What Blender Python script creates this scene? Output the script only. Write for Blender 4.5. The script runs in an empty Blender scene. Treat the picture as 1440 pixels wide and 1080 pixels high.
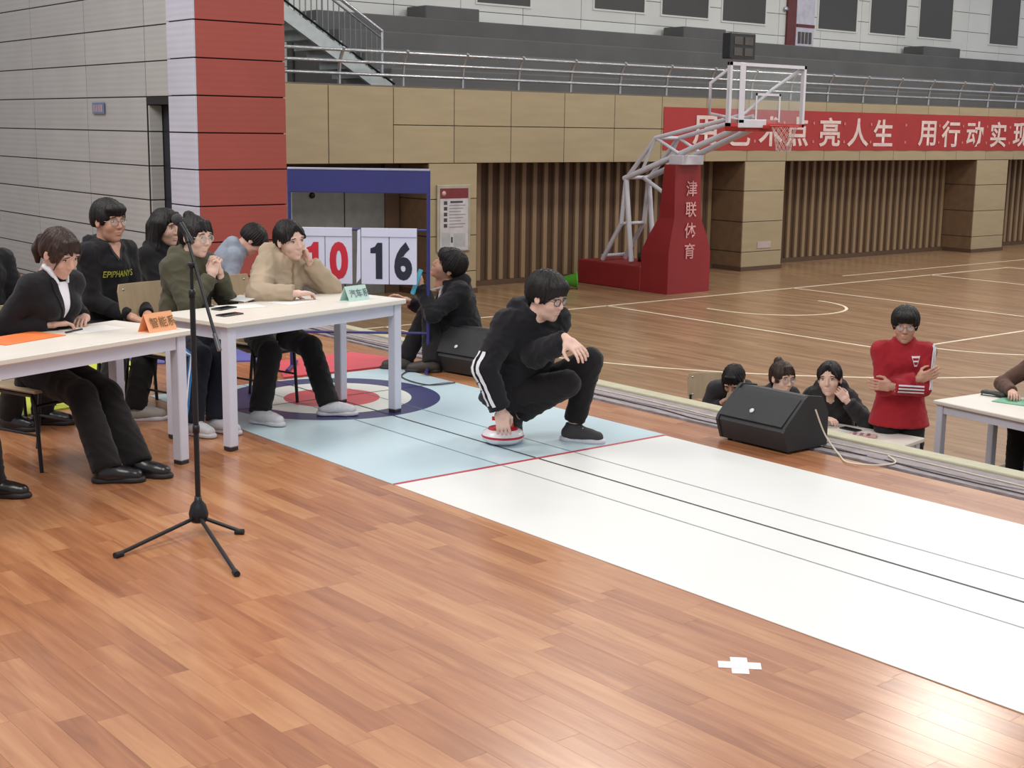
import bpy, bmesh, math, random
import numpy as np
from mathutils import Vector, Matrix, noise
from mathutils.bvhtree import BVHTree

random.seed(7)
rng = np.random.default_rng(7)
scene = bpy.context.scene
col = scene.collection

# ------------------------------------------------------------------ camera
# World frame: X along the hall's back wall, Y along the curling sheet, Z up,
# stage floor at z = 0, hall court at z = -1.1.
CAMH = 1.85
FPX, CX, CY = 1930.5, 720.0, 540.0
def _ray(px, py):
    v = np.array([px - CX, py - CY, FPX]); return v / np.linalg.norm(v)
_Y = _ray(-884, 159); _X = _ray(3121, 214); _X = _X - _Y * _X.dot(_Y); _X /= np.linalg.norm(_X)
_Z = np.cross(_X, _Y)
RW = np.array([_X, _Y, _Z])                     # world = RW @ camera vector (x right, y down, z forward)
cam = bpy.data.cameras.new('camera')
cam.sensor_width = 36.0
cam.lens = FPX * 36.0 / 1440.0
cam.clip_end = 300
cam_o = bpy.data.objects.new('camera', cam)
col.objects.link(cam_o)
cam_o.matrix_world = Matrix(((RW[0, 0], -RW[0, 1], -RW[0, 2], 0), (RW[1, 0], -RW[1, 1], -RW[1, 2], 0),
                             (RW[2, 0], -RW[2, 1], -RW[2, 2], CAMH), (0, 0, 0, 1)))
scene.camera = cam_o

# ------------------------------------------------------------------ world, lights, exposure
scene.view_settings.view_transform = 'Standard'
scene.view_settings.look = 'None'
scene.view_settings.gamma = 1.0
scene.view_settings.use_curve_mapping = False
scene.view_settings.exposure = 0.25
world = bpy.data.worlds.new('world'); scene.world = world
world.use_nodes = True
world.node_tree.nodes['Background'].inputs[0].default_value = (0.90, 0.93, 1.0, 1)
world.node_tree.nodes['Background'].inputs[1].default_value = 0.52

def area_light(name, loc, size, power, color=(1, 1, 1), target=None, sy=None):
    L = bpy.data.lights.new(name, 'AREA'); L.energy = power; L.color = color
    L.shape = 'RECTANGLE'; L.size = size; L.size_y = sy or size
    o = bpy.data.objects.new(name, L); col.objects.link(o); o.location = loc
    d = (Vector(target) - Vector(loc)) if target else Vector((0, 0, -1))
    o.rotation_euler = d.to_track_quat('-Z', 'Y').to_euler()
    return o
# stage lamps hung over the stage, hall lamps under the high hall ceiling
area_light('stage_lamp', (1.0, 3.0, 6.4), 3.2, 215, (1.0, 0.93, 0.85), (3.4, 5.0, 0))
area_light('stage_lamp', (1.0, 9.5, 6.4), 3.2, 260, (1.0, 0.95, 0.90), (4.6, 11.0, 0.5))
for hx, hy, hp in ((12, 5, 300), (12, 13, 320), (21, 5, 300), (21, 13, 340), (31, 8, 300), (31, 15, 340)):
    area_light('hall_lamp', (hx, hy, 8.6), 1.8, hp, (1.0, 0.95, 0.86))

# ------------------------------------------------------------------ small helpers
def un(px, py, z=None, x=None, y=None):
    """world point seen at a photo pixel, on a plane of known z, x or y"""
    d = RW @ _ray(px, py)
    t = (z - CAMH) / d[2] if z is not None else (x / d[0] if x is not None else y / d[1])
    return np.array([0, 0, CAMH]) + t * d
def at(px, py, depth):
    """world point seen at a photo pixel at a given distance along the view axis"""
    v = np.array([(px - CX) / FPX, (py - CY) / FPX, 1.0]) * depth
    return np.array([0, 0, CAMH]) + RW @ v
def pr(p):
    v = RW.T @ (np.array(p) - np.array([0, 0, CAMH])); return (CX + FPX * v[0] / v[2], CY + FPX * v[1] / v[2], v[2])

def lin(c):
    return tuple(((v / 255) / 12.92 if v / 255 <= 0.04045 else ((v / 255 + 0.055) / 1.055) ** 2.4) for v in c) + (1.0,)

MATS = {}
def mat(name, rgb, rough=0.6, metal=0.0, var=0.12, vscale=6.0, bump=0.0, bscale=40.0, stretch=(1, 1, 1), spec=0.5, sheen=0.0, coat=0.0, alpha=1.0, emit=None, rnd=0.0):
    if name in MATS: return MATS[name]
    m = bpy.data.materials.new(name); m.use_nodes = True
    nt = m.node_tree; b = nt.nodes['Principled BSDF']
    b.inputs['Roughness'].default_value = rough; b.inputs['Metallic'].default_value = metal
    b.inputs['Specular IOR Level'].default_value = spec
    if sheen: b.inputs['Sheen Weight'].default_value = sheen
    if coat: b.inputs['Coat Weight'].default_value = coat; b.inputs['Coat Roughness'].default_value = 0.15
    if alpha < 1: b.inputs['Alpha'].default_value = alpha
    c = lin(rgb)
    tc = nt.nodes.new('ShaderNodeTexCoord'); mp = nt.nodes.new('ShaderNodeMapping'); mp.inputs['Scale'].default_value = stretch
    nt.links.new(tc.outputs['Object'], mp.inputs['Vector'])
    n = nt.nodes.new('ShaderNodeTexNoise'); n.inputs['Scale'].default_value = vscale; n.inputs['Detail'].default_value = 4
    nt.links.new(mp.outputs[0], n.inputs['Vector'])
    r = nt.nodes.new('ShaderNodeMapRange'); r.inputs[1].default_value = 0.3; r.inputs[2].default_value = 0.7
    r.inputs[3].default_value = 1 - var; r.inputs[4].default_value = 1 + var
    nt.links.new(n.outputs['Fac'], r.inputs[0])
    hsv = nt.nodes.new('ShaderNodeHueSaturation'); hsv.inputs['Color'].default_value = c
    if rnd:
        oi = nt.nodes.new('ShaderNodeObjectInfo'); r2 = nt.nodes.new('ShaderNodeMapRange')
        r2.inputs[3].default_value = 1 - rnd; r2.inputs[4].default_value = 1 + rnd
        nt.links.new(oi.outputs['Random'], r2.inputs[0]); mu = nt.nodes.new('ShaderNodeMath'); mu.operation = 'MULTIPLY'
        nt.links.new(r.outputs[0], mu.inputs[0]); nt.links.new(r2.outputs[0], mu.inputs[1]); nt.links.new(mu.outputs[0], hsv.inputs['Value'])
    else:
        nt.links.new(r.outputs[0], hsv.inputs['Value'])
    nt.links.new(hsv.outputs[0], b.inputs['Base Color'])
    if bump:
        n2 = nt.nodes.new('ShaderNodeTexNoise'); n2.inputs['Scale'].default_value = bscale; n2.inputs['Detail'].default_value = 3
        nt.links.new(mp.outputs[0], n2.inputs['Vector'])
        bp = nt.nodes.new('ShaderNodeBump'); bp.inputs['Strength'].default_value = bump; bp.inputs['Distance'].default_value = 0.01
        nt.links.new(n2.outputs['Fac'], bp.inputs['Height']); nt.links.new(bp.outputs[0], b.inputs['Normal'])
    if emit: b.inputs['Emission Color'].default_value = lin(rgb); b.inputs['Emission Strength'].default_value = emit
    MATS[name] = m
    return m

def wood_floor_mat(name, c_dark, c_mid, c_light, rough, islands=False, flaws=True, wscale=1.0):
    m = bpy.data.materials.new(name); m.use_nodes = True; nt = m.node_tree; b = nt.nodes['Principled BSDF']
    N = nt.nodes.new; Lk = nt.links.new
    oi = N('ShaderNodeObjectInfo'); ge = N('ShaderNodeNewGeometry'); ad = N('ShaderNodeMath'); ad.operation = 'ADD'
    Lk(oi.outputs['Random'], ad.inputs[0]); Lk(ge.outputs['Random Per Island'], ad.inputs[1])
    fr = N('ShaderNodeMath'); fr.operation = 'FRACT'; Lk(ad.outputs[0], fr.inputs[0])
    rn = fr.outputs[0]
    mul = N('ShaderNodeMath'); mul.operation = 'MULTIPLY'; mul.inputs[1].default_value = 57.0; Lk(rn, mul.inputs[0])
    mp = N('ShaderNodeMapping'); mp.inputs['Scale'].default_value = (14 * wscale, 1.1 * wscale, 1)
    Lk(ge.outputs['Position'], mp.inputs['Vector'])
    cx = N('ShaderNodeCombineXYZ'); Lk(mul.outputs[0], cx.inputs[0]); Lk(mul.outputs[0], cx.inputs[1]); Lk(cx.outputs[0], mp.inputs['Location'])
    n1 = N('ShaderNodeTexNoise'); n1.inputs['Scale'].default_value = 1.6; n1.inputs['Detail'].default_value = 6; n1.inputs['Distortion'].default_value = 0.8
    Lk(mp.outputs[0], n1.inputs['Vector'])
    mix = N('ShaderNodeMath'); mix.operation = 'MULTIPLY_ADD'; mix.inputs[1].default_value = 0.34; Lk(rn, mix.inputs[0])
    g = N('ShaderNodeMath'); g.operation = 'MULTIPLY'; g.inputs[1].default_value = 0.78; Lk(n1.outputs['Fac'], g.inputs[0]); Lk(g.outputs[0], mix.inputs[2])
    cr = N('ShaderNodeValToRGB'); e = cr.color_ramp.elements
    e[0].position = 0.18; e[0].color = lin(c_dark); e[1].position = 0.85; e[1].color = lin(c_light)
    k = cr.color_ramp.elements.new(0.52); k.color = lin(c_mid)
    Lk(mix.outputs[0], cr.inputs[0])
    out = cr.outputs[0]
    if flaws:                                     # dark knots and cracks with a shape of their own
        mp2 = N('ShaderNodeMapping'); mp2.inputs['Scale'].default_value = (9, 1.6, 1); Lk(ge.outputs['Position'], mp2.inputs['Vector']); Lk(cx.outputs[0], mp2.inputs['Location'])
        n3 = N('ShaderNodeTexNoise'); n3.inputs['Scale'].default_value = 1.3; n3.inputs['Detail'].default_value = 9; n3.inputs['Roughness'].default_value = 0.7; n3.inputs['Distortion'].default_value = 1.6
        Lk(mp2.outputs[0], n3.inputs['Vector'])
        c2 = N('ShaderNodeValToRGB'); c2.color_ramp.elements[0].position = 0.70; c2.color_ramp.elements[1].position = 0.78; Lk(n3.outputs['Fac'], c2.inputs[0])
        mx = N('ShaderNodeMix'); mx.data_type = 'RGBA'; Lk(c2.outputs[0], mx.inputs['Factor']); Lk(out, mx.inputs['A'])
        mx.inputs['B'].default_value = lin(tuple(v * 0.55 for v in c_dark)); out = mx.outputs['Result']
    Lk(out, b.inputs['Base Color'])
    b.inputs['Roughness'].default_value = rough; b.inputs['Specular IOR Level'].default_value = 0.5
    b.inputs['Coat Weight'].default_value = 0.25; b.inputs['Coat Roughness'].default_value = 0.16
    n4 = N('ShaderNodeTexNoise'); n4.inputs['Scale'].default_value = 3; Lk(ge.outputs['Position'], n4.inputs['Vector'])
    bp = N('ShaderNodeBump'); bp.inputs['Strength'].default_value = 0.05; bp.inputs['Distance'].default_value = 0.02; Lk(n4.outputs['Fac'], bp.inputs['Height']); Lk(bp.outputs[0], b.inputs['Normal'])
    return m

class MB:
    """collects simple shapes into one mesh"""
    def __init__(s): s.v = []; s.f = []; s.sm = []
    def add(s, vs, fs, smooth=False):
        o = len(s.v); s.v += [tuple(map(float, p)) for p in vs]; s.f += [tuple(i + o for i in f) for f in fs]; s.sm += [smooth] * len(fs); return s
    def box(s, lo, hi, M=None):
        x0, y0, z0 = lo; x1, y1, z1 = hi
        vs = [(x0, y0, z0), (x1, y0, z0), (x1, y1, z0), (x0, y1, z0), (x0, y0, z1), (x1, y0, z1), (x1, y1, z1), (x0, y1, z1)]
        if M is not None: vs = [tuple(M @ Vector(p)) for p in vs]
        return s.add(vs, [(0, 3, 2, 1), (4, 5, 6, 7), (0, 1, 5, 4), (1, 2, 6, 5), (2, 3, 7, 6), (3, 0, 4, 7)])
    def bbox(s, lo, hi, b=0.004, M=None):
        """box with chamfered edges (top and vertical)"""
        x0, y0, z0 = lo; x1, y1, z1 = hi
        def ring(i, z): return [(x0 + i, y0 + b, z), (x0 + b, y0 + i, z), (x1 - b, y0 + i, z), (x1 - i, y0 + b, z), (x1 - i, y1 - b, z), (x1 - b, y1 - i, z), (x0 + b, y1 - i, z), (x0 + i, y1 - b, z)]
        rs = [ring(b * .7, z0), ring(0, z0 + b), ring(0, z1 - b), ring(b * .7, z1)]
        vs = sum(rs, []); fs = [tuple(range(7, -1, -1)), tuple(range(24, 32))]
        for k in range(3):
            for i in range(8): j = (i + 1) % 8; fs.append((k * 8 + i, k * 8 + j, k * 8 + 8 + j, k * 8 + 8 + i))
        if M is not None: vs = [tuple(M @ Vector(p)) for p in vs]
        return s.add(vs, fs)
    def tube(s, pts, r, n=10, r2=None, cap=True, closed=False):
        pts = [Vector(p) for p in pts]; m = len(pts); vs = []; fs = []
        rs = r if isinstance(r, (list, tuple)) else [r + ((r2 if r2 is not None else r) - r) * i / max(1, m - 1) for i in range(m)]
        up = None
        for i, p in enumerate(pts):
            if closed: t = pts[(i + 1) % m] - pts[i - 1]
            else: t = pts[min(i + 1, m - 1)] - pts[max(i - 1, 0)]
            t = t.normalized() if t.length > 1e-9 else Vector((0, 0, 1))
            if up is None: up = t.orthogonal().normalized()
            up = (up - t * up.dot(t)); up = up.normalized() if up.length > 1e-6 else t.orthogonal().normalized()
            w = t.cross(up)
            for k in range(n):
                a = 2 * math.pi * k / n; vs.append(p + (up * math.cos(a) + w * math.sin(a)) * rs[i])
        for i in range(m if closed else m - 1):
            j = (i + 1) % m
            for k in range(n): q = (k + 1) % n; fs.append((i * n + k, i * n + q, j * n + q, j * n + k))
        s.add(vs, fs, True)
        if cap and not closed:
            s.add([tuple(v) for v in vs[:n]], [tuple(range(n - 1, -1, -1))]); s.add([tuple(v) for v in vs[-n:]], [tuple(range(n))])
        return s
    def lathe(s, prof, c=(0, 0, 0), n=32, M=None):
        vs = []; fs = []
        for r, z in prof:
            for k in range(n): a = 2 * math.pi * k / n; vs.append((c[0] + r * math.cos(a), c[1] + r * math.sin(a), c[2] + z))
        m = len(prof)
        for i in range(m - 1):
            for k in range(n): q = (k + 1) % n; fs.append((i * n + k, i * n + q, i * n + n + q, i * n + n + k))
        if M is not None: vs = [tuple(M @ Vector(p)) for p in vs]
        s.add(vs, fs, True)
        for i, fl in ((0, True), (m - 1, False)):
            if prof[i][0] > 1e-4: s.add(vs[i * n:i * n + n], [tuple(range(n - 1, -1, -1)) if fl else tuple(range(n))])
        return s
    def prism(s, poly, axis, a, b):
        """polygon (2D) extruded along an axis from a to b; poly gives the other two coordinates in x,y,z order"""
        def P(q, t):
            q = list(q); q.insert(axis, t); return tuple(q)
        n = len(poly); vs = [P(q, a) for q in poly] + [P(q, b) for q in poly]
        fs = [tuple(range(n - 1, -1, -1)), tuple(range(n, 2 * n))] + [(i, (i + 1) % n, n + (i + 1) % n, n + i) for i in range(n)]
        return s.add(vs, fs)
    def loft(s, rings, smooth=False, cap=True):
        n = len(rings[0]); vs = [p for r in rings for p in r]; fs = []
        for k in range(len(rings) - 1):
            for i in range(n): j = (i + 1) % n; fs.append((k * n + i, k * n + j, k * n + n + j, k * n + n + i))
        s.add(vs, fs, smooth)
        if cap: s.add(rings[0], [tuple(range(n - 1, -1, -1))]); s.add(rings[-1], [tuple(range(n))])
        return s
    def mesh(s, name):
        me = bpy.data.meshes.new(name); me.from_pydata(s.v, [], s.f)
        me.polygons.foreach_set('use_smooth', s.sm); me.update()
        bm = bmesh.new(); bm.from_mesh(me); bmesh.ops.recalc_face_normals(bm, faces=bm.faces); bm.to_mesh(me); bm.free()
        return me
    def build(s, name, m, parent=None, **kw):
        return link(name, s.mesh(name), m, parent, **kw)

def link(name, me, m, parent=None, local=False):
    o = bpy.data.objects.new(name, me); col.objects.link(o)
    if m is not None and not me.materials: me.materials.append(m)
    if parent is not None:
        o.parent = parent
        if not local:
            o.matrix_parent_inverse = Matrix.Translation(parent.location).inverted() if parent.rotation_euler.z == 0 else parent_matrix(parent).inverted()
    return o
def parent_matrix(o): return Matrix.Translation(o.location) @ o.rotation_euler.to_matrix().to_4x4()
def tag(o, label, cat=None, group=None, kind=None):
    o['label'] = label
    if cat: o['category'] = cat
    if group: o['group'] = group
    if kind: o['kind'] = kind
    return o
def empty(name, loc, label, cat, rz=0, group=None, kind=None):
    o = bpy.data.objects.new(name, None); col.objects.link(o); o.empty_display_size = 0.1
    o.location = tuple(map(float, loc)); o.rotation_euler = (0, 0, rz); return tag(o, label, cat, group, kind)
def dup(root, loc, rz, label, group=None):
    r = root.copy(); col.objects.link(r); r.location = tuple(map(float, loc)); r.rotation_euler = (0, 0, rz); r['label'] = label
    if group: r['group'] = group
    for ch in list(root.children):
        c = ch.copy(); col.objects.link(c); c.parent = r
        for g in list(ch.children):
            d = g.copy(); col.objects.link(d); d.parent = c
    return r
def text_mesh(body, size=1.0, offset=0.0, sx=1.0, extrude=0.0):
    c = bpy.data.curves.new('text', 'FONT'); c.body = body; c.size = size; c.offset = offset; c.extrude = extrude
    c.align_x = 'CENTER'; c.align_y = 'CENTER'; c.resolution_u = 4
    o = bpy.data.objects.new('text', c); col.objects.link(o)
    dg = bpy.context.evaluated_depsgraph_get(); dg.update()
    me = bpy.data.meshes.new_from_object(o.evaluated_get(dg))
    bpy.data.objects.remove(o); bpy.data.curves.remove(c)
    xs = np.array([v.co[:] for v in me.vertices])
    if len(xs):
        cen = (xs.max(0) + xs.min(0)) / 2
        for v in me.vertices: v.co = ((v.co.x - cen[0]) * sx, v.co.y - cen[1], v.co.z)
    return me
def place_text(name, body, O, ex, ey, size, m, parent, offset=0.0, sx=1.0):
    """flat lettering at O with reading direction ex and up direction ey"""
    me = text_mesh(body, size, offset, sx); ex = Vector(ex).normalized(); ey = Vector(ey).normalized(); O = Vector(O)
    for v in me.vertices: v.co = O + ex * v.co.x + ey * v.co.y
    return link(name, me, m, parent)
# ================================================================== STRUCTURE
CZ = -1.1                     # court level
EDGE = 6.90                   # stage front edge (X)
M_plank = wood_floor_mat('stage_plank_wood', (134, 82, 54), (170, 113, 76), (194, 142, 99), 0.26)
M_dark = mat('floor_gap', (60, 38, 28), 0.8)

# ---- stage floor: slab + planks running along Y
floor = tag(MB().box((-4, -2, -0.12), (EDGE - 0.02, 27.4, -0.014)).build('floor', M_dark), 'reddish brown wooden plank floor of the raised stage', 'floor', kind='structure')
PW = 0.105; lens_ = [0.45, 0.6, 0.75, 0.92]; plank_me = {}
for L in lens_:
    plank_me[L] = MB().bbox((-PW / 2 + 0.0002, -L / 2 + 0.0002, -0.014), (PW / 2 - 0.0002, L / 2 - 0.0002, 0.0), 0.0006).mesh('plank'); plank_me[L].materials.append(M_plank)
planks = []
x = -4 + PW / 2
while x < 6.44:
    y = -2 - random.random() * 0.6
    while y < 27:
        L = random.choice(lens_); planks.append((x, y + L / 2, L)); y += L
    x += PW
def vis_size(p):
    q = pr((p[0], p[1], 0))
    if q[2] < 0.5 or not (-40 < q[0] < 1480 and 0 < q[1] < 1130): return 99
    if p[0] > 3.98 and p[1] < 8.7: return 99
    return q[2]
planks.sort(key=vis_size)
for (x, y, L) in planks[:300]:
    o = bpy.data.objects.new('plank', plank_me[L]); col.objects.link(o); o.location = (x, y, 0); o.parent = floor
mb = MB()
for (x, y, L) in planks[300:]:
    mb.box((x - PW / 2 + .0006, y - L / 2 + .0006, -0.014), (x + PW / 2 - .0006, y + L / 2 - .0006, 0))
mb.build('plank_field', M_plank, floor)['kind'] = 'stuff'

# ---- stage edge: grey dusty strip with cream nosing, fascia below
M_cream = mat('cream_trim', (180, 175, 148), 0.55, var=0.08, vscale=9)
M_strip = mat('grey_edge_strip', (146, 136, 138), 0.7, var=0.3, vscale=30, bump=0.4, bscale=60, stretch=(3, .4, 1))
tag(MB().bbox((6.44, -2, -0.02), (6.765, 11.95, 0.004), 0.002).build('trim_2', M_strip), 'dusty grey strip with cables along the stage edge', 'floor strip', kind='structure')
tag(MB().bbox((6.77, -2, -0.10), (EDGE, 11.95, 0.018), 0.006).build('trim_1', M_cream), 'cream painted nosing along the stage edge', 'stage trim', kind='structure')
tag(MB().box((6.80, -2, CZ), (6.87, 12.5, -0.1)).build('wall_stage_front', mat('fascia', (120, 100, 78), 0.7)), 'brown front fascia below the stage edge', 'wall', kind='structure')

# ---- court floor
def court_mat():
    m = bpy.data.materials.new('court_wood'); m.use_nodes = True; nt = m.node_tree; b = nt.nodes['Principled BSDF']; N = nt.nodes.new; Lk = nt.links.new
    ge = N('ShaderNodeNewGeometry'); mp = N('ShaderNodeMapping'); mp.inputs['Rotation'].default_value = (0, 0, math.pi / 2); Lk(ge.outputs['Position'], mp.inputs['Vector'])
    br = N('ShaderNodeTexBrick'); br.inputs['Scale'].default_value = 1; br.inputs['Brick Width'].default_value = 1.1; br.inputs['Row Height'].default_value = 0.085; br.inputs['Mortar Size'].default_value = 0.0
    br.inputs['Color1'].default_value = lin((152, 122, 92)); br.inputs['Color2'].default_value = lin((132, 102, 75)); br.offset_frequency = 3; br.inputs['Bias'].default_value = -0.1
    Lk(mp.outputs[0], br.inputs['Vector'])
    mp2 = N('ShaderNodeMapping'); mp2.inputs['Scale'].default_value = (12, 0.9, 1); Lk(ge.outputs['Position'], mp2.inputs['Vector'])
    n = N('ShaderNodeTexNoise'); n.inputs['Scale'].default_value = 1.2; n.inputs['Detail'].default_value = 5; Lk(mp2.outputs[0], n.inputs['Vector'])
    mx = N('ShaderNodeMix'); mx.data_type = 'RGBA'; mx.blend_type = 'OVERLAY'; mx.inputs['Factor'].default_value = 0.55; Lk(br.outputs['Color'], mx.inputs['A']); Lk(n.outputs['Fac'], mx.inputs['B'])
    Lk(mx.outputs['Result'], b.inputs['Base Color']); b.inputs['Roughness'].default_value = 0.28; b.inputs['Specular IOR Level'].default_value = 0.45
    return m
court = tag(MB().box((6.87, -8, CZ - 0.1), (56, 21.2, CZ)).build('floor_court', court_mat()), 'brown varnished basketball court floor below the stage', 'floor', kind='structure')
M_line = mat('court_line_paint', (226, 214, 190), 0.5, var=0.12, vscale=3)
def court_line(pts, w=0.05):
    mb = MB(); n = len(pts); z0, z1 = CZ + 0.0005, CZ + 0.003; L = []; R_ = []
    for i in range(n):
        a = Vector(pts[max(i - 1, 0)]); b = Vector(pts[min(i + 1, n - 1)]); t = (b - a).normalized(); nn = Vector((-t.y, t.x)) * w / 2; p = Vector(pts[i])
        L.append(p + nn); R_.append(p - nn)
    for i in range(n - 1):
        q = [L[i], R_[i], R_[i + 1], L[i + 1]]
        mb.add([(v.x, v.y, z) for z in (z0, z1) for v in q], [(3, 2, 1, 0), (4, 5, 6, 7), (0, 1, 5, 4), (1, 2, 6, 5), (2, 3, 7, 6), (3, 0, 4, 7)])
    mb.build('court_line', M_line, court)
HX, HY = 18.45, 15.43
court_line([(9.5, 17.0), (28.5, 17.0)])
court_line([(HX - 2.45, 17.0), (HX - 2.45, 11.2)]); court_line([(HX + 2.45, 17.0), (HX + 2.45, 11.2)]); court_line([(HX - 2.45, 11.2), (HX + 2.45, 11.2)])
court_line([(HX + 1.25 * math.cos(a), HY - 1.25 * math.sin(a)) for a in np.linspace(0, math.pi, 33)] + [(HX - 1.25, 15.8)])
court_line([(HX + 1.8 * math.cos(a), 11.2 - 1.8 * math.sin(a)) for a in np.linspace(0, math.pi, 33)])
court_line([(HX + 7.0, 17.0)] + [(HX + 7.0 * math.cos(a), HY - 7.0 * math.sin(a)) for a in np.linspace(0.05, math.pi - .05, 61)] + [(HX - 7.0, 17.0)])
court_line([(9.5, 17.0), (9.5, -8)]); court_line([(28.5, 17.0), (28.5, -8)])
court_line([(23.6, 17.9), (34, 17.9)], 0.04)

# ---- left wall (in line with the stage edge): panels on a dark backing, door opening, white pilaster, red jamb
M_back = mat('joint_dark', (34, 33, 34), 0.9)
def perforated(name, rgb, amt):
    m = mat(name, rgb, 0.62, var=0.04, vscale=2.0, rnd=0.03)
    nt = m.node_tree; b = nt.nodes['Principled BSDF']; ge = nt.nodes.new('ShaderNodeNewGeometry'); w = nt.nodes.new('ShaderNodeTexWave')
    w.bands_direction = 'Z'; w.inputs['Scale'].default_value = 5.2; nt.links.new(ge.outputs['Position'], w.inputs['Vector'])
    bp = nt.nodes.new('ShaderNodeBump'); bp.inputs['Strength'].default_value = amt; bp.inputs['Distance'].default_value = 0.004
    nt.links.new(w.outputs['Fac'], bp.inputs['Height']); nt.links.new(bp.outputs[0], b.inputs['Normal']); return m
M_gpanel = perforated('grey_wall_panel', (170, 170, 167), 0.3)
M_wpanel = perforated('white_wall_panel', (184, 185, 198), 0.3)
M_rpanel = perforated('red_wall_panel', (154, 72, 62), 0.10)
zs = [0.0, 0.058] + [0.401 + 0.343 * k for k in range(0, 12)]
WX = 6.03; DT = 2.04
wl = tag(MB().box((WX + 0.02, 13.24, 0), (WX + 0.45, 27.4, 4.2)).box((WX + 0.02, 12.3, DT), (WX + 0.45, 13.24, 4.2)).build('wall_left', M_back), 'grey acoustic panel wall behind the judges', 'wall', kind='structure')
G = 0.006
def panel_x(X, y0, y1, z0, z1, m, parent, t=0.02):
    MB().bbox((X + .012, y0 + .008, z0 + G), (X + t, y1 - .008, z1 - G), 0.002).build('panel', m, parent)
ys = [13.23, 14.73, 16.30, 17.88, 19.46, 21.04, 22.62, 24.2, 25.78, 27.36]
for a, b in zip(ys[:-1], ys[1:]):
    for z0, z1 in zip(zs[:-1], zs[1:]): panel_x(WX, a, b, z0, z1, M_gpanel, wl)
for z0, z1 in zip(zs[:-1], zs[1:]):
    if z1 > DT + .08: panel_x(WX, 12.5, 13.23, max(z0, DT + .005), z1, M_gpanel, wl)
# reveal of the door opening (far jamb) and the dark door inside it
for z0, z1 in zip(zs[:8], zs[1:9]):
    if z0 < DT: MB().bbox((WX + .03, 13.21, z0 + G), (WX + 0.17, 13.232, min(z1, DT) - G), 0.003).build('panel', M_gpanel, wl)
d1 = empty('door_1', (WX + 0.21, 12.8, 0), 'dark door set back in the opening of the grey wall', 'door', kind='structure')
MB().box((WX + 0.22, 12.3, 0), (WX + 0.26, 13.25, DT)).build('door_leaf', mat('door_dark', (40, 40, 48), 0.5), d1)
MB().box((WX + 0.175, 13.06, 0), (WX + 0.23, 13.22, DT)).build('door_frame', mat('door_frame_dark', (28, 30, 40), 0.4), d1)
for z0 in (.75, 1.38): MB().box((WX + 0.205, 12.75, z0), (WX + 0.221, 12.98, z0 + .16)).build('door_glass', mat('door_glass', (92, 96, 108), 0.15), d1)
wj = tag(MB().box((5.967, 11.99, 0), (6.895, 12.5, 4.2)).build('wall_jamb', M_back), 'red panelled jamb with a white return at the stage opening', 'wall', kind='structure')
for z0, z1 in zip(zs[:-1], zs[1:]):
    MB().bbox((5.94, 11.962, z0 + G), (5.967, 12.51, z1 - G), 0.003).build('panel', M_wpanel, wj)
    MB().bbox((5.969, 11.96, z0 + G), (6.905, 11.99, z1 - G), 0.003).build('panel', M_rpanel, wj)
sg = empty('wall_sign', (WX, 14.38, 1.945), 'small blue and pink sign on the grey panel wall', 'sign')
MB().bbox((WX - 0.012, 14.23, 1.945), (WX, 14.54, 2.065), 0.003).build('plate', mat('sign_blue', (92, 104, 140), 0.4), sg)
for k in range(4):
    MB().box((WX - 0.015, 14.265 + k * .064, 1.966), (WX - 0.012, 14.315 + k * .064, 2.044)).build('sign_mark', mat('sign_pink', (158, 138, 146), 0.5), sg)

# ---- back wall of the hall
BY = 19.7
M_beige = mat('beige_wall_panel', (160, 144, 114), 0.5, var=0.06, vscale=1.5, rnd=0.04, stretch=(1, 1, 6))
M_joint = mat('beige_joint', (74, 60, 44), 0.9)
M_brown = mat('recess_brown', (84, 62, 46), 0.7, var=0.08)
M_slat = mat('slat_wood', (140, 116, 88), 0.5, var=0.08, vscale=2, stretch=(1, 1, .2), rnd=0.06)
wb = tag(MB().box((8, BY + 0.02, 1.235), (52, BY + 1.2, 2.50)).box((8, BY + 0.95, CZ), (52, BY + 1.2, 1.235)).build('wall_back', M_joint), 'beige panelled back wall of the sports hall with slatted bays', 'wall', kind='structure')
px_ = [12.17 + 1.29 * k for k in range(-3, 30)]
def panel_y(x0, x1, z0, z1, m, parent, Y=BY, t=0.02, name='panel', g=0.007):
    return MB().bbox((x0 + g, Y, z0 + g), (x1 - g, Y + t, z1 - g), 0.004).build(name, m, parent)
for a, b in zip(px_[:-1], px_[1:]):
    if b < 14: panel_y(a, b, 1.235, 2.52, M_beige, wb)
    else: panel_y(a, b, 1.235, 1.886, M_beige, wb); panel_y(a, b, 1.886, 2.52, M_beige, wb)
# pilasters
for x0, x1 in ((14.2, 15.27), (22.45, 23.76), (31.17, 32.6), (39.9, 41.3)):
    pb = MB().box((x0 + .01, BY + .02, CZ), (x1 - .01, BY + .95, 1.235)).build('pilaster', M_joint, wb)
    zz = [CZ + 0.08, -0.694, -0.047, 0.608, 1.235]
    for z0, z1 in zip(zz[:-1], zz[1:]):
        panel_y(x0, x1, z0, z1, M_beige, pb)
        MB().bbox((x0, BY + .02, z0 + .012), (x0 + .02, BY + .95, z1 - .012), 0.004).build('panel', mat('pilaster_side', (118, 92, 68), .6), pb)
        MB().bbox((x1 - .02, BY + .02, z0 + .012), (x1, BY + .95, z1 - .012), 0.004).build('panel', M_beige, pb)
    MB().box((x0 - .02, BY - .02, CZ), (x1 + .02, BY + .9, CZ + .09)).build('skirting', M_brown, pb)
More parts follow.
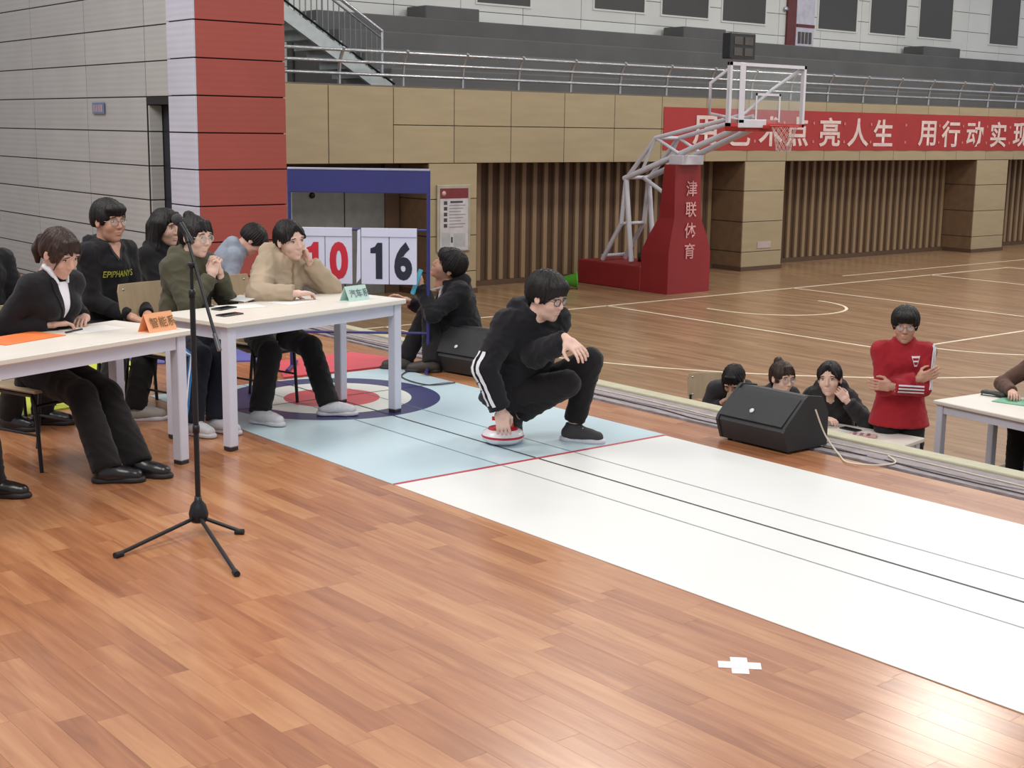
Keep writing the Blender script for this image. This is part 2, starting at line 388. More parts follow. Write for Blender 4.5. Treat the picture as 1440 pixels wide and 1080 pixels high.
# slatted bays
for x0, x1, in ((15.27, 22.45), (23.76, 31.17), (32.6, 39.9)):
    bay = MB().box((x0, BY + .90, CZ), (x1, BY + .945, 1.235)).build('bay_back', M_brown, wb)
    n = int((x1 - x0) / 0.27); st = (x1 - x0) / n
    me = MB().bbox((-.05, -.07, 0), (.05, 0, 1.235 - CZ - .1), .008).mesh('slat'); me.materials.append(M_slat)
    for k in range(n):
        o = bpy.data.objects.new('slat', me); col.objects.link(o); o.location = (x0 + st * (k + .5), BY + .90, CZ + .1); o.parent = bay
    MB().box((x0, BY + .82, CZ), (x1, BY + .90, CZ + .1)).build('skirting', M_brown, bay)
# grey double door left of the first pilaster
d2 = empty('door_2', (12.8, BY + .9, CZ), 'grey double door behind the flip scoreboard', 'door', kind='structure')
for x0, x1 in ((11.95, 13.0), (13.02, 13.85)):
    MB().bbox((x0, BY + .86, CZ), (x1, BY + .91, 1.08), .006).build('door_leaf', mat('door_grey', (112, 112, 108), .45), d2)
MB().box((11.85, BY + .84, CZ), (11.95, BY + .93, 1.12)).build('door_frame', mat('door_frame_pale', (170, 172, 172), .4), d2)
MB().box((13.85, BY + .84, CZ), (14.15, BY + .93, 1.235)).build('door_frame', M_brown, d2)
MB().box((8.2, BY + .86, CZ), (11.85, BY + .92, 1.1)).build('side_panel', mat('glass_side', (92, 106, 122), .25), d2)
MB().lathe([(0.0, 0), (.05, 0), (.05, .03), (.03, .05), (0, .05)], M=Matrix.Translation((12.35, BY + .86, .68)) @ Matrix.Rotation(math.pi / 2, 4, 'X')).build('door_handle', mat('black_metal', (26, 26, 28), .4, .6), d2)

# ---- gallery: floor slab, dark bleacher steps, upper tiled wall with dark windows
UY = 24.5
M_bl = mat('bleacher_grey', (96, 95, 94), .7, var=.12, vscale=1.0)
gal = tag(MB().box((8, BY + 1.2, 2.2), (52, UY + .5, 2.50)).build('floor_gallery', mat('gallery_slab', (104, 96, 84), .7)), 'concrete floor of the upper spectator gallery', 'floor', kind='structure')
bl = empty('bleacher', (30, 22, 2.5), 'long dark grey stepped bleacher on the upper gallery', 'bleacher')
for k in range(4):
    MB().bbox((14.3, 21.0 + .85 * k, 2.5), (52, 21.0 + .85 * (k + 1) + (0 if k < 3 else .0), 2.9 + .385 * k), .02).build('step', M_bl, bl)
for bx0, bx1 in ((17.0, 18.4), (24.6, 26.1), (34.4, 36.2)):
    MB().bbox((bx0, 23.7, 4.05), (bx1, 24.4, 4.32), .02).build('riser_block', M_bl, bl)
M_tile = mat('white_tile_panel', (226, 226, 220), .5, var=.04, vscale=1, rnd=.035)
wu = tag(MB().box((8, UY + .02, 2.5), (52, UY + .3, 7.3)).build('wall_gallery', mat('tile_joint', (96, 96, 94), .9)), 'white tiled rear wall above the gallery', 'wall', kind='structure')
ux = [8 + 1.75 * k for k in range(26)]; uz = [4.05, 4.36, 4.92, 5.48, 6.04, 6.6, 7.2]
wins = [(18.93, 20.44, 4.55), (22.39, 24.02, 4.64), (24.62, 26.26, 4.64), (26.79, 28.43, 4.62), (30.6, 32.26, 4.63), (32.88, 34.55, 4.64), (35.2, 36.85, 4.65), (38.9, 40.5, 4.63)]
for a, b in zip(ux[:-1], ux[1:]):
    for z0, z1 in zip(uz[:-1], uz[1:]): panel_y(a, b, z0, z1, M_tile, wu, UY)
for a, b in zip(ux[:2] + [10.6, 12.4], [9.75, 10.6, 12.4, 14.2]):
    for z0, z1 in ((2.5, 3.0), (3.0, 3.5), (3.5, 4.05)): panel_y(a, b, z0, z1, M_tile, wu, UY)
M_win = mat('dark_window', (74, 72, 70), .45, var=.06, vscale=1)
for i, (a, b, z0) in enumerate(wins):
    w = empty('window_%d' % (i + 1), ((a + b) / 2, UY, z0), 'dark blind covered window in the white gallery wall, number %d from the stage side' % (i + 1), 'window', kind='structure')
    w['label'] = ['first', 'second', 'third', 'fourth', 'fifth', 'sixth', 'seventh', 'eighth'][i] + ' dark window from the left in the white gallery wall'
    MB().box((a, UY - .012, z0), (b, UY + .0, 7.1)).build('pane', M_win, w)
    for fx0, fx1, fz0, fz1 in ((a - .04, a, z0 - .04, 7.1), (b, b + .04, z0 - .04, 7.1), (a, b, z0 - .04, z0)):
        MB().box((fx0, UY - .03, fz0), (fx1, UY + .0, fz1)).build('window_frame', M_tile, w)
d3 = empty('door_3', (29.7, UY, 4.1), 'dark red gallery door post beside a glass showcase', 'door', kind='structure')
MB().bbox((29.27, UY - .08, 4.1), (29.62, UY, 7.0), .01).build('door_frame', mat('door_red', (104, 44, 46), .5), d3)
MB().bbox((29.66, UY - .05, 4.1), (30.4, UY - .01, 7.0), .01).build('showcase_panel', mat('showcase', (206, 202, 214), .3), d3)
MB().box((29.66, UY - .07, 4.62), (30.4, UY - .05, 4.70)).build('showcase_shelf', mat('door_red', (104, 44, 46), .5), d3)
for k in range(4):
    MB().box((29.74 + .15 * k, UY - .07, 4.20), (29.84 + .15 * k, UY - .05, 4.50)).build('showcase_print', mat('print_dark', (86, 80, 78), .6), d3)
MB().lathe([(0, 0), (.06, 0), (.06, .05), (0, .05)], M=Matrix.Translation((29.2, UY - .03, 5.05)) @ Matrix.Rotation(math.pi / 2, 4, 'X')).build('door_handle', mat('steel', (190, 192, 196), .25, .9), d3)

# ---- gallery rail
M_steel = mat('steel', (190, 192, 196), .25, .9)
rail = empty('gallery_rail', (20, 19.95, 2.5), 'long stainless steel railing with curved posts along the gallery edge', 'railing')
RY = 19.98
for dz, dy in ((.60, -.10), (.42, -.02), (.22, .02)):
    MB().tube([(8.2, RY + dy, 2.5 + dz), (30, RY + dy, 2.5 + dz), (52, RY + dy, 2.5 + dz)], .028, 8).build('rail_pipe', M_steel, rail)
pm = MB().tube([(0, .03, 0), (0, .03, .22), (0, .0, .42), (0, -.06, .55), (0, -.13, .64)], .03, 8).mesh('post'); pm.materials.append(M_steel)
for k in range(-3, 30):
    o = bpy.data.objects.new('post', pm); col.objects.link(o); o.location = (13.87 + 1.29 * k - 20, RY - 19.95, 0); o.parent = rail
tag(MB().box((8, BY + .02, 2.50), (52, BY + 1.25, 2.54)).build('trim_3', mat('gallery_slab', (104, 96, 84), .7)), 'concrete ledge along the top of the beige wall', 'ledge', kind='structure')

# ---- gallery staircase (rises to the left)
stc = empty('staircase', (13.0, 20.9, 2.54), 'pale gallery staircase rising behind the red jamb', 'staircase')
M_stair = mat('stair_pale', (176, 184, 186), .6)
sx0, sz0 = 14.15, 2.54; slope = (3.80 - 2.55) / (14.1 - 11.97)
nst = 24
for k in range(nst):
    x1 = sx0 - .26 * k; z1 = sz0 + .26 * slope * (k + 1)
    MB().box((x1 - .28, 20.75, z1 - .15), (x1, 21.9, z1)).build('tread', M_stair, stc)
L = .26 * nst
MB().prism([(sx0, sz0), (sx0 - L, sz0 + L * slope), (sx0 - L, sz0 + L * slope - .28), (sx0 - .45, sz0)], 1, 20.66, 20.74).build('stringer', M_stair, stc)
MB().tube([(sx0 - .02, 20.65, sz0 + .06), (sx0 - L, 20.65, sz0 + L * slope + .06)], .02, 6).build('kerb_pipe', mat('black_metal', (26, 26, 28), .4, .6), stc)
M_bar = mat('rail_bar_grey', (120, 126, 130), .35, .7)
xe = 13.9
MB().tube([(xe, 20.7, sz0), (xe, 20.7, 3.50)], .03, 8).build('post', M_steel, stc)
MB().tube([(xe, 20.7, 3.50), (xe - L, 20.7, 3.50 + L * slope)], .035, 8).build('handrail', M_steel, stc)
MB().tube([(xe, 20.7, 3.38), (xe - L, 20.7, 3.38 + L * slope)], .018, 6).build('mid_rail', M_bar, stc)
for k in range(1, 34):
    xb = xe - .11 * k; zb = (sx0 - xb) * slope + sz0
    MB().tube([(xb, 20.7, zb), (xb, 20.7, 3.38 + .11 * k * slope)], .011, 6).build('baluster', M_bar, stc)
# ================================================================== CURLING SHEET
M_ice = mat('mat_pale_blue', (190, 212, 220), .30, var=.03, vscale=2)
M_white = mat('mat_white', (230, 231, 228), .30, var=.015, vscale=1.5)
M_blk = mat('line_black', (46, 46, 52), .5)
M_redl = mat('line_red', (176, 62, 74), .5)
M_grl = mat('line_grey', (150, 152, 156), .5)
SX0, SX1, SC = 3.96, 5.97, 4.945
mt = tag(MB().bbox((SX0, 5.80, 0.0005), (SX1 + .02, 8.78, 0.0045), .001).build('curling_mat', M_ice), 'pale blue curling mat with a target, lying under the right judges table', 'curling mat')
mw = tag(MB().bbox((SX0, -2, 0.0005), (SX1, 5.797, 0.0045), .001).build('curling_mat', M_white), 'white curling lane mat running towards the lower right corner', 'curling mat')
MB().box((SX0, 5.785, .0045), (SX1 + .01, 5.812, .0058)).build('hog_line', M_redl, mt)
for par, y0, y1, c in ((mt, 5.815, 8.78, 0), (mw, -2, 5.783, 1)):
    MB().box((SC - .006, y0, .0064), (SC + .006, y1, .0068)).build('centre_line', M_blk, par)
    for dx in (-.27, .27): MB().box((SC + dx - .003, y0, .0064), (SC + dx + .003, y1, .0068)).build('side_line', M_grl if c else mat('line_bluegrey', (120, 140, 156), .5), par)
HC = (SC, 8.0)
def ring(r0, r1, z, m, name):
    mb = MB(); n = 72; vs = []
    for zz in (z - .0004, z):
        for r in (r0, r1):
            for k in range(n): a = 2 * math.pi * k / n; vs.append((HC[0] + r * math.cos(a), HC[1] + r * math.sin(a), zz))
    fs = []
    for k in range(n):
        q = (k + 1) % n
        fs += [(2 * n + k, 3 * n + k, 3 * n + q, 2 * n + q), (n + k, n + q, 3 * n + q, 3 * n + k)]
        if r0 > 0: fs.append((k, 2 * n + k, 2 * n + q, q))
    mb.add(vs, fs); mb.build(name, m, mt)
ring(.55, .75, .0052, mat('ring_navy', (52, 56, 104), .35, var=.05), 'target_ring')
ring(.33, .55, .0052, mat('ring_white', (222, 224, 216), .35, var=.03), 'target_ring')
ring(.08, .33, .0052, mat('ring_red', (206, 76, 84), .35, var=.06), 'target_ring')
ring(0.0, .08, .0052, mat('ring_white', (222, 224, 216), .35), 'target_button')
MB().box((SX0, 7.994, .0062), (SX1, 8.004, .0066)).build('tee_line', M_blk, mt)
# colourful second mat beyond
for nm, pts, rgb, lab in (('coloured_mat', [(3.0, 8.6), (3.95, 8.82), (4.5, 9.9), (4.15, 10.9), (3.3, 10.9)], (188, 196, 58), 'yellow green foam mat on the floor behind the judges'),
                          ('coloured_mat', [(4.56, 9.95), (5.3, 9.6), (5.5, 10.7), (4.25, 11.0)], (92, 92, 160), 'violet blue foam mat behind the right judges table'),
                          ('coloured_mat', [(5.05, 8.84), (5.98, 8.82), (6.25, 9.0), (6.1, 9.55), (5.35, 9.5)], (204, 76, 88), 'red foam mat at the far end of the pale blue sheet')):
    tag(MB().prism(pts, 2, .0006, .012).build(nm, mat('foam_%d' % rgb[0], rgb, .5, var=.05)), lab, 'mat', 'foam mats behind the sheet')
# curling stone
so = empty('curling_stone', (un(707, 624, z=0)[0], un(707, 624, z=0)[1], .007), 'white and red curling stone under the crouching player\'s hand', 'curling stone')
SP = np.array(so.location)
MB().lathe([(0, 0), (.085, 0), (.118, .022), (.126, .040)], SP, 40).build('lower_shell', mat('stone_white', (226, 222, 226), .25), so)
MB().lathe([(.126, .040), (.129, .046), (.126, .054)], SP, 40).build('band', mat('stone_red', (186, 38, 50), .3), so)
MB().lathe([(.126, .054), (.116, .074), (.092, .086)], SP, 40).build('upper_shell', mat('stone_white', (226, 222, 226), .25), so)
MB().lathe([(.093, .084), (.086, .093), (.04, .098), (0, .099)], SP, 40).build('top_cap', mat('stone_red', (186, 38, 50), .3), so)
MB().tube([SP + np.array(p) for p in ((.04, -.03, .09), (.04, -.028, .125), (.03, -.02, .145), (-.01, .0, .15), (-.06, .03, .15))], [.014, .014, .016, .015, .012], 12).build('handle', mat('stone_handle', (214, 44, 48), .35), so)
# white tape cross on the boards
cr = un(1040, 936, z=0)
t = empty('tape_cross', (cr[0], cr[1], 0), 'white tape cross stuck on the wooden floor', 'tape mark', rz=math.radians(45))
for a in (0, 90):
    o = MB().box((-.075, -.03, .0005), (.075, .03, .0012 + a * .00001)).build('tape_strip', mat('tape_white', (232, 232, 232), .5, var=.03), t, local=True); o.rotation_euler.z = math.radians(a)

# ================================================================== TABLES
M_ttop = mat('table_top', (222, 216, 206), .35, var=.03, vscale=3, stretch=(.3, 2, 1))
M_tleg = mat('table_leg_white', (206, 208, 222), .4, var=.03)
M_cap = mat('foot_cap', (40, 38, 44), .6)
def make_table(L, W, label, loc, rz, H=.75):
    t = empty('table', loc, label, 'table', rz, 'white folding desks')
    MB().bbox((-L / 2, -W / 2, H - .032), (L / 2, W / 2, H), .006).build('tabletop', M_ttop, t, local=True)
    for sx in (-1, 1):
        for sy in (-1, 1):
            cx, cy = sx * (L / 2 - .055), sy * (W / 2 - .055)
            lg = MB().bbox((cx - .032, cy - .032, .022), (cx + .032, cy + .032, H - .033), .005).build('leg', M_tleg, t, local=True)
            MB().bbox((cx - .03, cy - .03, 0), (cx + .03, cy + .03, .022), .003).build('foot_cap', M_cap, lg, local=True)
    for sy in (-1, 1): MB().box((-L / 2 + .09, sy * (W / 2 - .045) - .012, H - .105), (L / 2 - .09, sy * (W / 2 - .045) + .012, H - .033)).build('apron', M_tleg, t, local=True)
    for sx in (-1, 1): MB().box((sx * (L / 2 - .045) - .012, -W / 2 + .09, H - .105), (sx * (L / 2 - .045) + .012, W / 2 - .09, H - .033)).build('apron', M_tleg, t, local=True)
    return t
RTA = math.radians(14); LTA = math.radians(19)
make_table(1.53, .60, 'white desk with the pale green name card standing on the curling target', (4.275, 7.41, 0.004), RTA)
make_table(1.60, .60, 'white desk with the orange name card at the left edge', (2.495, 6.874, 0), LTA)
make_table(1.45, .66, 'low white desk behind the black floor speaker, down on the court', (8.19, 6.38, CZ), math.radians(90 + 9))
make_table(1.60, .80, 'white desk with pens at the right edge, down on the court', (10.26, 5.70, CZ), math.radians(90 - 6))

# ================================================================== CHAIRS
M_ply = mat('chair_plywood', (170, 150, 122), .5, var=.08, vscale=4, stretch=(1, 6, 1))
M_frame = mat('chair_frame_black', (34, 34, 38), .4, .3)
def make_chair(loc, f, label):
    t = empty('chair', loc, label, 'chair', math.atan2(f[1], f[0]), 'plywood judging chairs')
    MB().bbox((-.20, -.20, .430), (.21, .20, .445), .006).build('seat', M_ply, t, local=True)
    rings = []
    for z in (.62, .66, .80, .845):
        w = .185 if z in (.62, .845) else .20
        pts = [(-.235 - .02 * math.cos(a * math.pi / 2) - (z - .62) * .18, a * w) for a in np.linspace(-1, 1, 9)]
        rings.append([(x, y, z) for x, y in pts] + [(x + .012, y, z) for x, y in pts[::-1]])
    bk = MB().loft(rings).build('backrest', M_ply, t, local=True)
    for sy in (-1, 1):
        for z in (.66, .81):
            MB().lathe([(0, 0), (.009, 0), (.009, .004), (0, .006)], M=Matrix.Translation((-.232 - (z - .62) * .18, sy * .155, z)) @ Matrix.Rotation(math.pi / 2, 4, 'Y'), n=8).build('screw', M_steel, bk, local=True)
        MB().tube([(-.26, sy * .18, 0), (-.21, sy * .18, .40), (-.222, sy * .18, .58), (-.232, sy * .176, .66)], .011, 8).build('rear_leg', M_frame, t, local=True)
        MB().tube([(.21, sy * .18, 0), (.185, sy * .18, .36), (.16, sy * .18, .415), (-.20, sy * .18, .415)], .011, 8).build('front_leg', M_frame, t, local=True)
        MB().tube([(.20, sy * .18, .2), (-.235, sy * .18, .2)], .008, 6).build('side_stretcher', M_frame, t, local=True)
    MB().tube([(.19, -.18, .36), (.19, .18, .36)], .009, 6).build('front_rail', M_frame, t, local=True)
    return t

# ================================================================== THINGS ON THE TABLES
u_r, v_r = np.array([math.cos(RTA), math.sin(RTA), 0]), np.array([-math.sin(RTA), math.cos(RTA), 0])
u_l, v_l = np.array([math.cos(LTA), math.sin(LTA), 0]), np.array([-math.sin(LTA), math.cos(LTA), 0])
def frame_m(o, u, v): return Matrix(((u[0], v[0], 0, o[0]), (u[1], v[1], 0, o[1]), (0, 0, 1, o[2]), (0, 0, 0, 1)))
def name_card(c, u, v, L, rgb, text, tcol, label, h=.10):
    t = empty('name_card', c, label, 'name card'); M = frame_m(c, u, v); m = mat('card_%d' % rgb[0], rgb, .6, var=.04)
    d = .045
    for s in (-1, 1):
        mb = MB(); mb.prism([(s * d, 0), (s * .001, h), (-s * .0015, h), (s * (d - .0025), 0)], 0, -L / 2, L / 2)
        mb.v = [tuple(M @ Vector(p)) for p in mb.v]; mb.build('card_face', m, t)
    mb = MB().box((-L / 2, -d, 0), (L / 2, d, .0015), M); mb.build('card_base', mat('card_edge_%d' % rgb[0], tuple(min(255, v + 18) for v in rgb), .6), t)
    n = np.array([0, -h, 0]) ; up = (v * d + np.array([0, 0, h])); up = up / np.linalg.norm(up)
    O = np.array(c) - v * (d * .5 + .006) + np.array([0, 0, h * .5 + .002])
    place_text('card_lettering', text, O + u * L * .06, u, up, h * .62, mat('ink_%d' % tcol[0], tcol, .7), t, .0004)
    return t
name_card(un(231, 466, z=.75) + v_l * .05, u_l, v_l, .20, (240, 170, 122), '智能系', (120, 84, 40), 'orange folded name card on the left desk corner')
name_card(un(507, 423, z=.754) + v_r * .05, u_r, v_r, .19, (190, 218, 210), '汽车系', (88, 106, 108), 'pale green folded name card on the right desk', .095)
M_paper = mat('paper_white', (224, 222, 218), .6, var=.02)
def sheet(name, px, py, z, u, v, L, W, ang, m, label, cat, th=.0012):
    c = un(px, py, z=z); a = math.radians(ang); uu = u * math.cos(a) + v * math.sin(a); vv = -u * math.sin(a) + v * math.cos(a)
    return tag(MB().bbox((-L / 2, -W / 2, 0), (L / 2, W / 2, th), min(.0004, th * .3), frame_m(c, uu, vv)).build(name, m), label, cat)
sheet('folder', 28, 476, .7505, u_l, v_l, .40, .24, 4, mat('folder_orange', (232, 124, 66), .5), 'flat orange folder under the suited woman\'s arm', 'folder', .004)
sheet('paper', 130, 463, .7505, u_l, v_l, .29, .20, -8, M_paper, 'white paper sheet under the suited woman\'s hands', 'paper')
sheet('pen', 104, 466, .7525, u_l, v_l, .14, .009, 12, mat('pen_black', (36, 34, 40), .4), 'black pen lying in front of the suited woman\'s hands', 'pen', .008)
sheet('paper', 412, 424, .7545, u_r, v_r, .29, .20, 6, M_paper, 'white paper sheet in front of the girl in the beige parka', 'paper')
sheet('paper', 338, 431, .7545, u_r, v_r, .27, .19, -20, M_paper, 'white paper beside the two phones on the right desk', 'paper')
M_phone = mat('phone_black', (30, 32, 38), .2)
for px, py, a, lab, z in ((323, 443, 4, 'black phone lying nearest the front edge of the right desk', .7545), (315, 434, 10, 'black phone partly on the paper of the right desk', .756)):
    ph = empty('phone', un(px, py, z=z), lab, 'phone', group='phones on the right desk')
    an = math.radians(a); uu = u_r * math.cos(an) + v_r * math.sin(an); vv = -u_r * math.sin(an) + v_r * math.cos(an); F = frame_m(un(px, py, z=z), uu, vv)
    MB().bbox((-.08, -.038, 0), (.08, .038, .008), .003, F).build('phone_body', M_phone, ph)
    MB().box((-.072, -.034, .008), (.072, .034, .0085), F).build('screen', mat('phone_screen', (18, 20, 26), .08), ph)
# a standing notebook half open behind the phones
nb = empty('notebook', un(330, 424, z=.754), 'open notebook lying behind the phones on the right desk', 'notebook')
F = frame_m(un(330, 424, z=.7545), u_r, v_r)
for s in (-1, 1):
    mb = MB().box((0, -.085, .0), (.125 * s, .085, .006), F @ Matrix.Rotation(math.radians(-s * 9), 4, 'Y')); mb.build('page_block', M_paper if s > 0 else M_phone, nb)
# pens and folder on the far court table
pn = empty('pencil_case', un(1396, 556, z=CZ + .75), 'dark pencil case with pens on the right court desk', 'pencil case')
b0 = un(1396, 556, z=CZ + .752)
MB().bbox((b0[0] - .04, b0[1] - .13, b0[2]), (b0[0] + .04, b0[1] + .10, b0[2] + .035), .012).build('pouch', mat('pouch_dark', (52, 54, 52), .6), pn)
for k in range(3): MB().tube([b0 + np.array([-.05 + .03 * k, -.10, .006]), b0 + np.array([-.09 + .03 * k, .06, .008])], .005, 6).build('pen', M_paper if k == 1 else M_phone, pn)
sheet('folder', 1433, 566, CZ + .751, np.array([0, -1., 0]), np.array([1., 0, 0]), .36, .26, 8, mat('folder_green', (110, 168, 140), .5), 'green folder on the court desk at the right edge', 'folder', .006)
bag = sheet('snack_packet', 1213, 613, CZ + .752, np.array([0, -1., 0]), np.array([1., 0, 0]), .20, .09, 30, mat('packet', (196, 160, 150), .4), 'crumpled snack packet on the low court desk', 'packet', .012)
for k in range(3):
    MB().box((-.07 + .05 * k, -.045, .0125), (-.045 + .05 * k, .045, .0135), frame_m(un(1213, 613, z=CZ + .752), np.array([.5, -.86, 0]), np.array([.86, .5, 0]))).build('packet_stripe', mat('packet_stripe', (124, 52, 92), .5), bag)
sheet('phone', 1196, 604, CZ + .7515, np.array([0, -1., 0]), np.array([1., 0, 0]), .15, .075, 0, M_phone, 'black phone on the low court desk by the girl resting her cheek', 'phone', .008)
tag(MB().bbox((9.75, 5.2, CZ + .004), (11.7, 6.55, CZ + .012), .003).build('floor_mat', mat('grey_carpet', (88, 82, 78), .9, var=.1)), 'dark grey carpet mat under the right court desk', 'mat')

# ================================================================== MICROPHONE STAND
mb_ = un(280, 748, z=0); ms = empty('microphone_stand', (mb_[0], mb_[1], 0), 'black tripod microphone stand with a boom in front of the judges', 'microphone stand')
M_bm = mat('stand_black', (30, 30, 34), .4, .3); M_rub = mat('rubber', (22, 22, 24), .7)
b2 = np.array([mb_[0], mb_[1], 0])
MB().lathe([(0, .05), (.035, .05), (.042, .06), (.045, .09), (.034, .13), (.018, .15), (.016, .17), (0, .17)], b2, 24).build('hub', M_bm, ms)
dm = math.hypot(*(b2[:2])) ; dcam = pr(b2)[2]
for (px, py) in ((163, 781), (341, 748), (333, 807)):
    e = un(px, py, z=.012); lg = MB().tube([b2 + np.array([0, 0, .075]), e], .0095, 8).build('leg', M_bm, ms)
    d = (e - b2); d = d / np.linalg.norm(d); MB().tube([e - d * .035, e + d * .006], .014, 10).build('rubber_foot', M_rub, lg)
jo = at(275, 372, pr(b2 + np.array([0, 0, 1.2]))[2])
top = np.array([b2[0], b2[1], jo[2]])
cz = un(279, 412, y=b2[1])[2]
MB().tube([b2 + np.array([0, 0, .15]), np.array([b2[0], b2[1], cz])], .0125, 10).build('lower_pole', M_bm, ms)
MB().tube([np.array([b2[0], b2[1], cz]), top], .008, 10).build('upper_pole', M_bm, ms)
for dz in (0, -.62): MB().lathe([(0, -.02), (.016, -.018), (.016, .018), (0, .02)], np.array([b2[0], b2[1], cz + dz]), 14).build('collar', M_bm, ms)
MB().lathe([(0, -.016), (.014, -.016), (.016, 0), (.014, .016), (0, .016)], top, 14, Matrix.Translation(top) @ Matrix.Rotation(math.pi / 2, 4, 'X') @ Matrix.Translation(-Vector(top))).build('boom_clutch', M_bm, ms)
dj = pr(top)[2]; bA = at(308, 490, dj - .10); bB = at(261, 327, dj + .04)
dirb = (bB - bA) / np.linalg.norm(bB - bA)
bm_ = MB().tube([bA, bB], .0075, 10).build('boom', M_bm, ms)
MB().tube([bA - dirb * .01, bA + dirb * .07], .011, 10).build('counterweight', mat('weight_grey', (92, 92, 94), .3, .6), bm_)
ho = MB().tube([bB - dirb * .05, bB + dirb * .005], .013, 10).build('microphone_holder', M_bm, ms)
mic = empty('microphone', bB, 'black handheld microphone clipped on the boom stand', 'microphone')
md = at(251, 311, dj + .05) - bB; md = md / np.linalg.norm(md)
MB().tube([bB - md * .06, bB + md * .05], .012, 12, .017).build('handle', M_bm, mic)
MB().tube([bB + md * (.05 + k) for k in (0, .008, .02, .035, .045, .05)], [.019, .025, .027, .024, .015, .004], 14).build('grille', mat('mic_grille', (58, 58, 62), .5, .5, bump=.6, bscale=400), mic)

# ================================================================== FLIP SCOREBOARD
sbR = un(602, 523, z=0); rgt = np.array([.769, -.639, 0]); bk = np.array([.639, .769, 0])
sc_ = empty('scoreboard', (sbR[0], sbR[1], 0), 'blue framed flip scoreboard on legs showing 10 and 16', 'scoreboard')
def S(a, z, d=0): return sbR + rgt * a + np.array([0, 0, z]) + bk * d       # a metres to the right of the right pole
M_blue = mat('score_blue', (44, 46, 108), .4, var=.05); M_sheet = mat('score_sheet', (206, 208, 228), .45, var=.02)
Wd = 1.05
for a in (0, -Wd): MB().tube([S(a, .03), S(a, 1.53)], .014, 8).build('pole', M_blue, sc_)
for a in (0, -Wd):
    MB().tube([S(a, .03, -.22), S(a, .03, .22)], .014, 8).build('foot', M_blue, sc_)
SM = Matrix(((rgt[0], bk[0], 0, sbR[0]), (rgt[1], bk[1], 0, sbR[1]), (0, 0, 1, 0), (0, 0, 0, 1)))
MB().bbox((-Wd, -.012, 1.36), (0, .012, 1.53), .004, SM).build('header_board', M_blue, sc_)
MB().bbox((-Wd - .01, -.016, 1.53), (.01, .016, 1.545), .003, SM).build('top_rail', mat('score_rail', (176, 178, 196), .3, .5), sc_)
for z in (1.085, .30): MB().tube([S(-Wd, z), S(0, z)], .010, 8).build('cross_bar', M_blue, sc_)
a1 = at(591, 322, pr(S(-.07, 1.09))[2])
for (p0, p1, txt, mcol) in ((-.985, -.575, '10', mat('digit_red', (192, 36, 56), .5)), (-.505, -.085, '16', mat('digit_black', (28, 34, 50), .5))):
    mid = (p0 + p1) / 2
    for q0, q1, ch in ((p0, mid - .003, txt[0]), (mid + .003, p1, txt[1])):
        sh = MB().bbox((q0, -.030, .675), (q1, -.016, 1.10), .002, SM).build('flip_sheet', M_sheet, sc_)
        if ch == '1':
            c0 = (q0 + q1) / 2 + .01; z0 = .715; poly = [(-.005, 0), (.045, 0), (.045, .275), (.008, .275), (-.012, .245), (-.045, .232), (-.045, .195), (-.005, .195)]
            MB().prism([(c0 + x_, z0 + z_) for x_, z_ in poly], 1, -.0318, -.0306).build('digit', mcol, sh).data.transform(SM)
        else:
            place_text('digit', ch, S((q0 + q1) / 2, .852, -.0318), rgt, (0, 0, 1), .36, mcol, sh, .016, .74)
    hd = MB().bbox((p0, -.038, 1.035), (p1, -.031, 1.10), .002, SM).build('header_strip', M_sheet, sc_)
# turned-over sheet edges beside the 16
MB().add([S(-.535, 1.08, -.02), S(-.512, 1.09, -.028), S(-.512, .72, -.028), S(-.545, .68, -.02), S(-.535, 1.08, -.01), S(-.512, 1.09, -.018), S(-.512, .72, -.018), S(-.545, .68, -.01)],
         [(0, 3, 2, 1), (4, 5, 6, 7), (0, 1, 5, 4), (1, 2, 6, 5), (2, 3, 7, 6), (3, 0, 4, 7)]).build('flip_sheet', M_sheet, sc_)

# ================================================================== SPEAKERS
M_spk = mat('speaker_black', (40, 40, 42), .55, var=.1, bump=.15, bscale=90)
M_grille = mat('speaker_grille', (47, 48, 50), .6, var=.08, bump=.7, bscale=420)
def wedge(cx, cy, rz, L, label, D=.40, H=.36):
    """floor wedge; local x = away from the listener side, y along its length"""
    t = empty('floor_speaker', (cx, cy, 0.004), label, 'speaker', rz, 'stage monitor wedges')
    prof = [(0, 0.012), (-.045, .13), (-.03, .16), (.135, H - .02), (.165, H), (D - .06, H - .02), (D, H - .12), (D, .012)]
    MB().prism(prof, 1, -L / 2, -L / 2 + .02).build('side_panel', M_spk, t, local=True)
    MB().prism(prof, 1, L / 2 - .02, L / 2).build('side_panel', M_spk, t, local=True)
    MB().prism([(.004, .012), (-.036, .13), (-.022, .155), (.14, H - .03), (.17, H - .008), (D - .062, H - .028), (D - .01, H - .124), (D - .01, .012)], 1, -L / 2 + .02, L / 2 - .02).build('cabinet', M_spk, t, local=True)
    gx = [(-.043, .15), (.130, H - .030), (.124, H - .022), (-.052, .158)]
    gr = MB().prism([(-.030, .155), (.137, H - .032), (.128, H - .024), (-.040, .163)], 1, -L / 2 + .025, L / 2 - .025).build('grille', M_grille, t, local=True)
    MB().lathe([(0, 0), (.016, 0), (.014, .004), (0, .004)], n=12, M=Matrix.Translation((.0, .02, .214)) @ Matrix.Rotation(math.radians(-47), 4, 'Y')).build('badge', mat('badge_white', (214, 220, 226), .3), gr, local=True)
    for sx, sy in ((.04, -1), (.04, 1), (D - .05, -1), (D - .05, 1)):
        MB().lathe([(0, 0), (.016, 0), (.016, .014), (0, .014)], (sx, sy * (L / 2 - .05), -.003), 10).build('rubber_foot', M_rub, t, local=True)
    return t
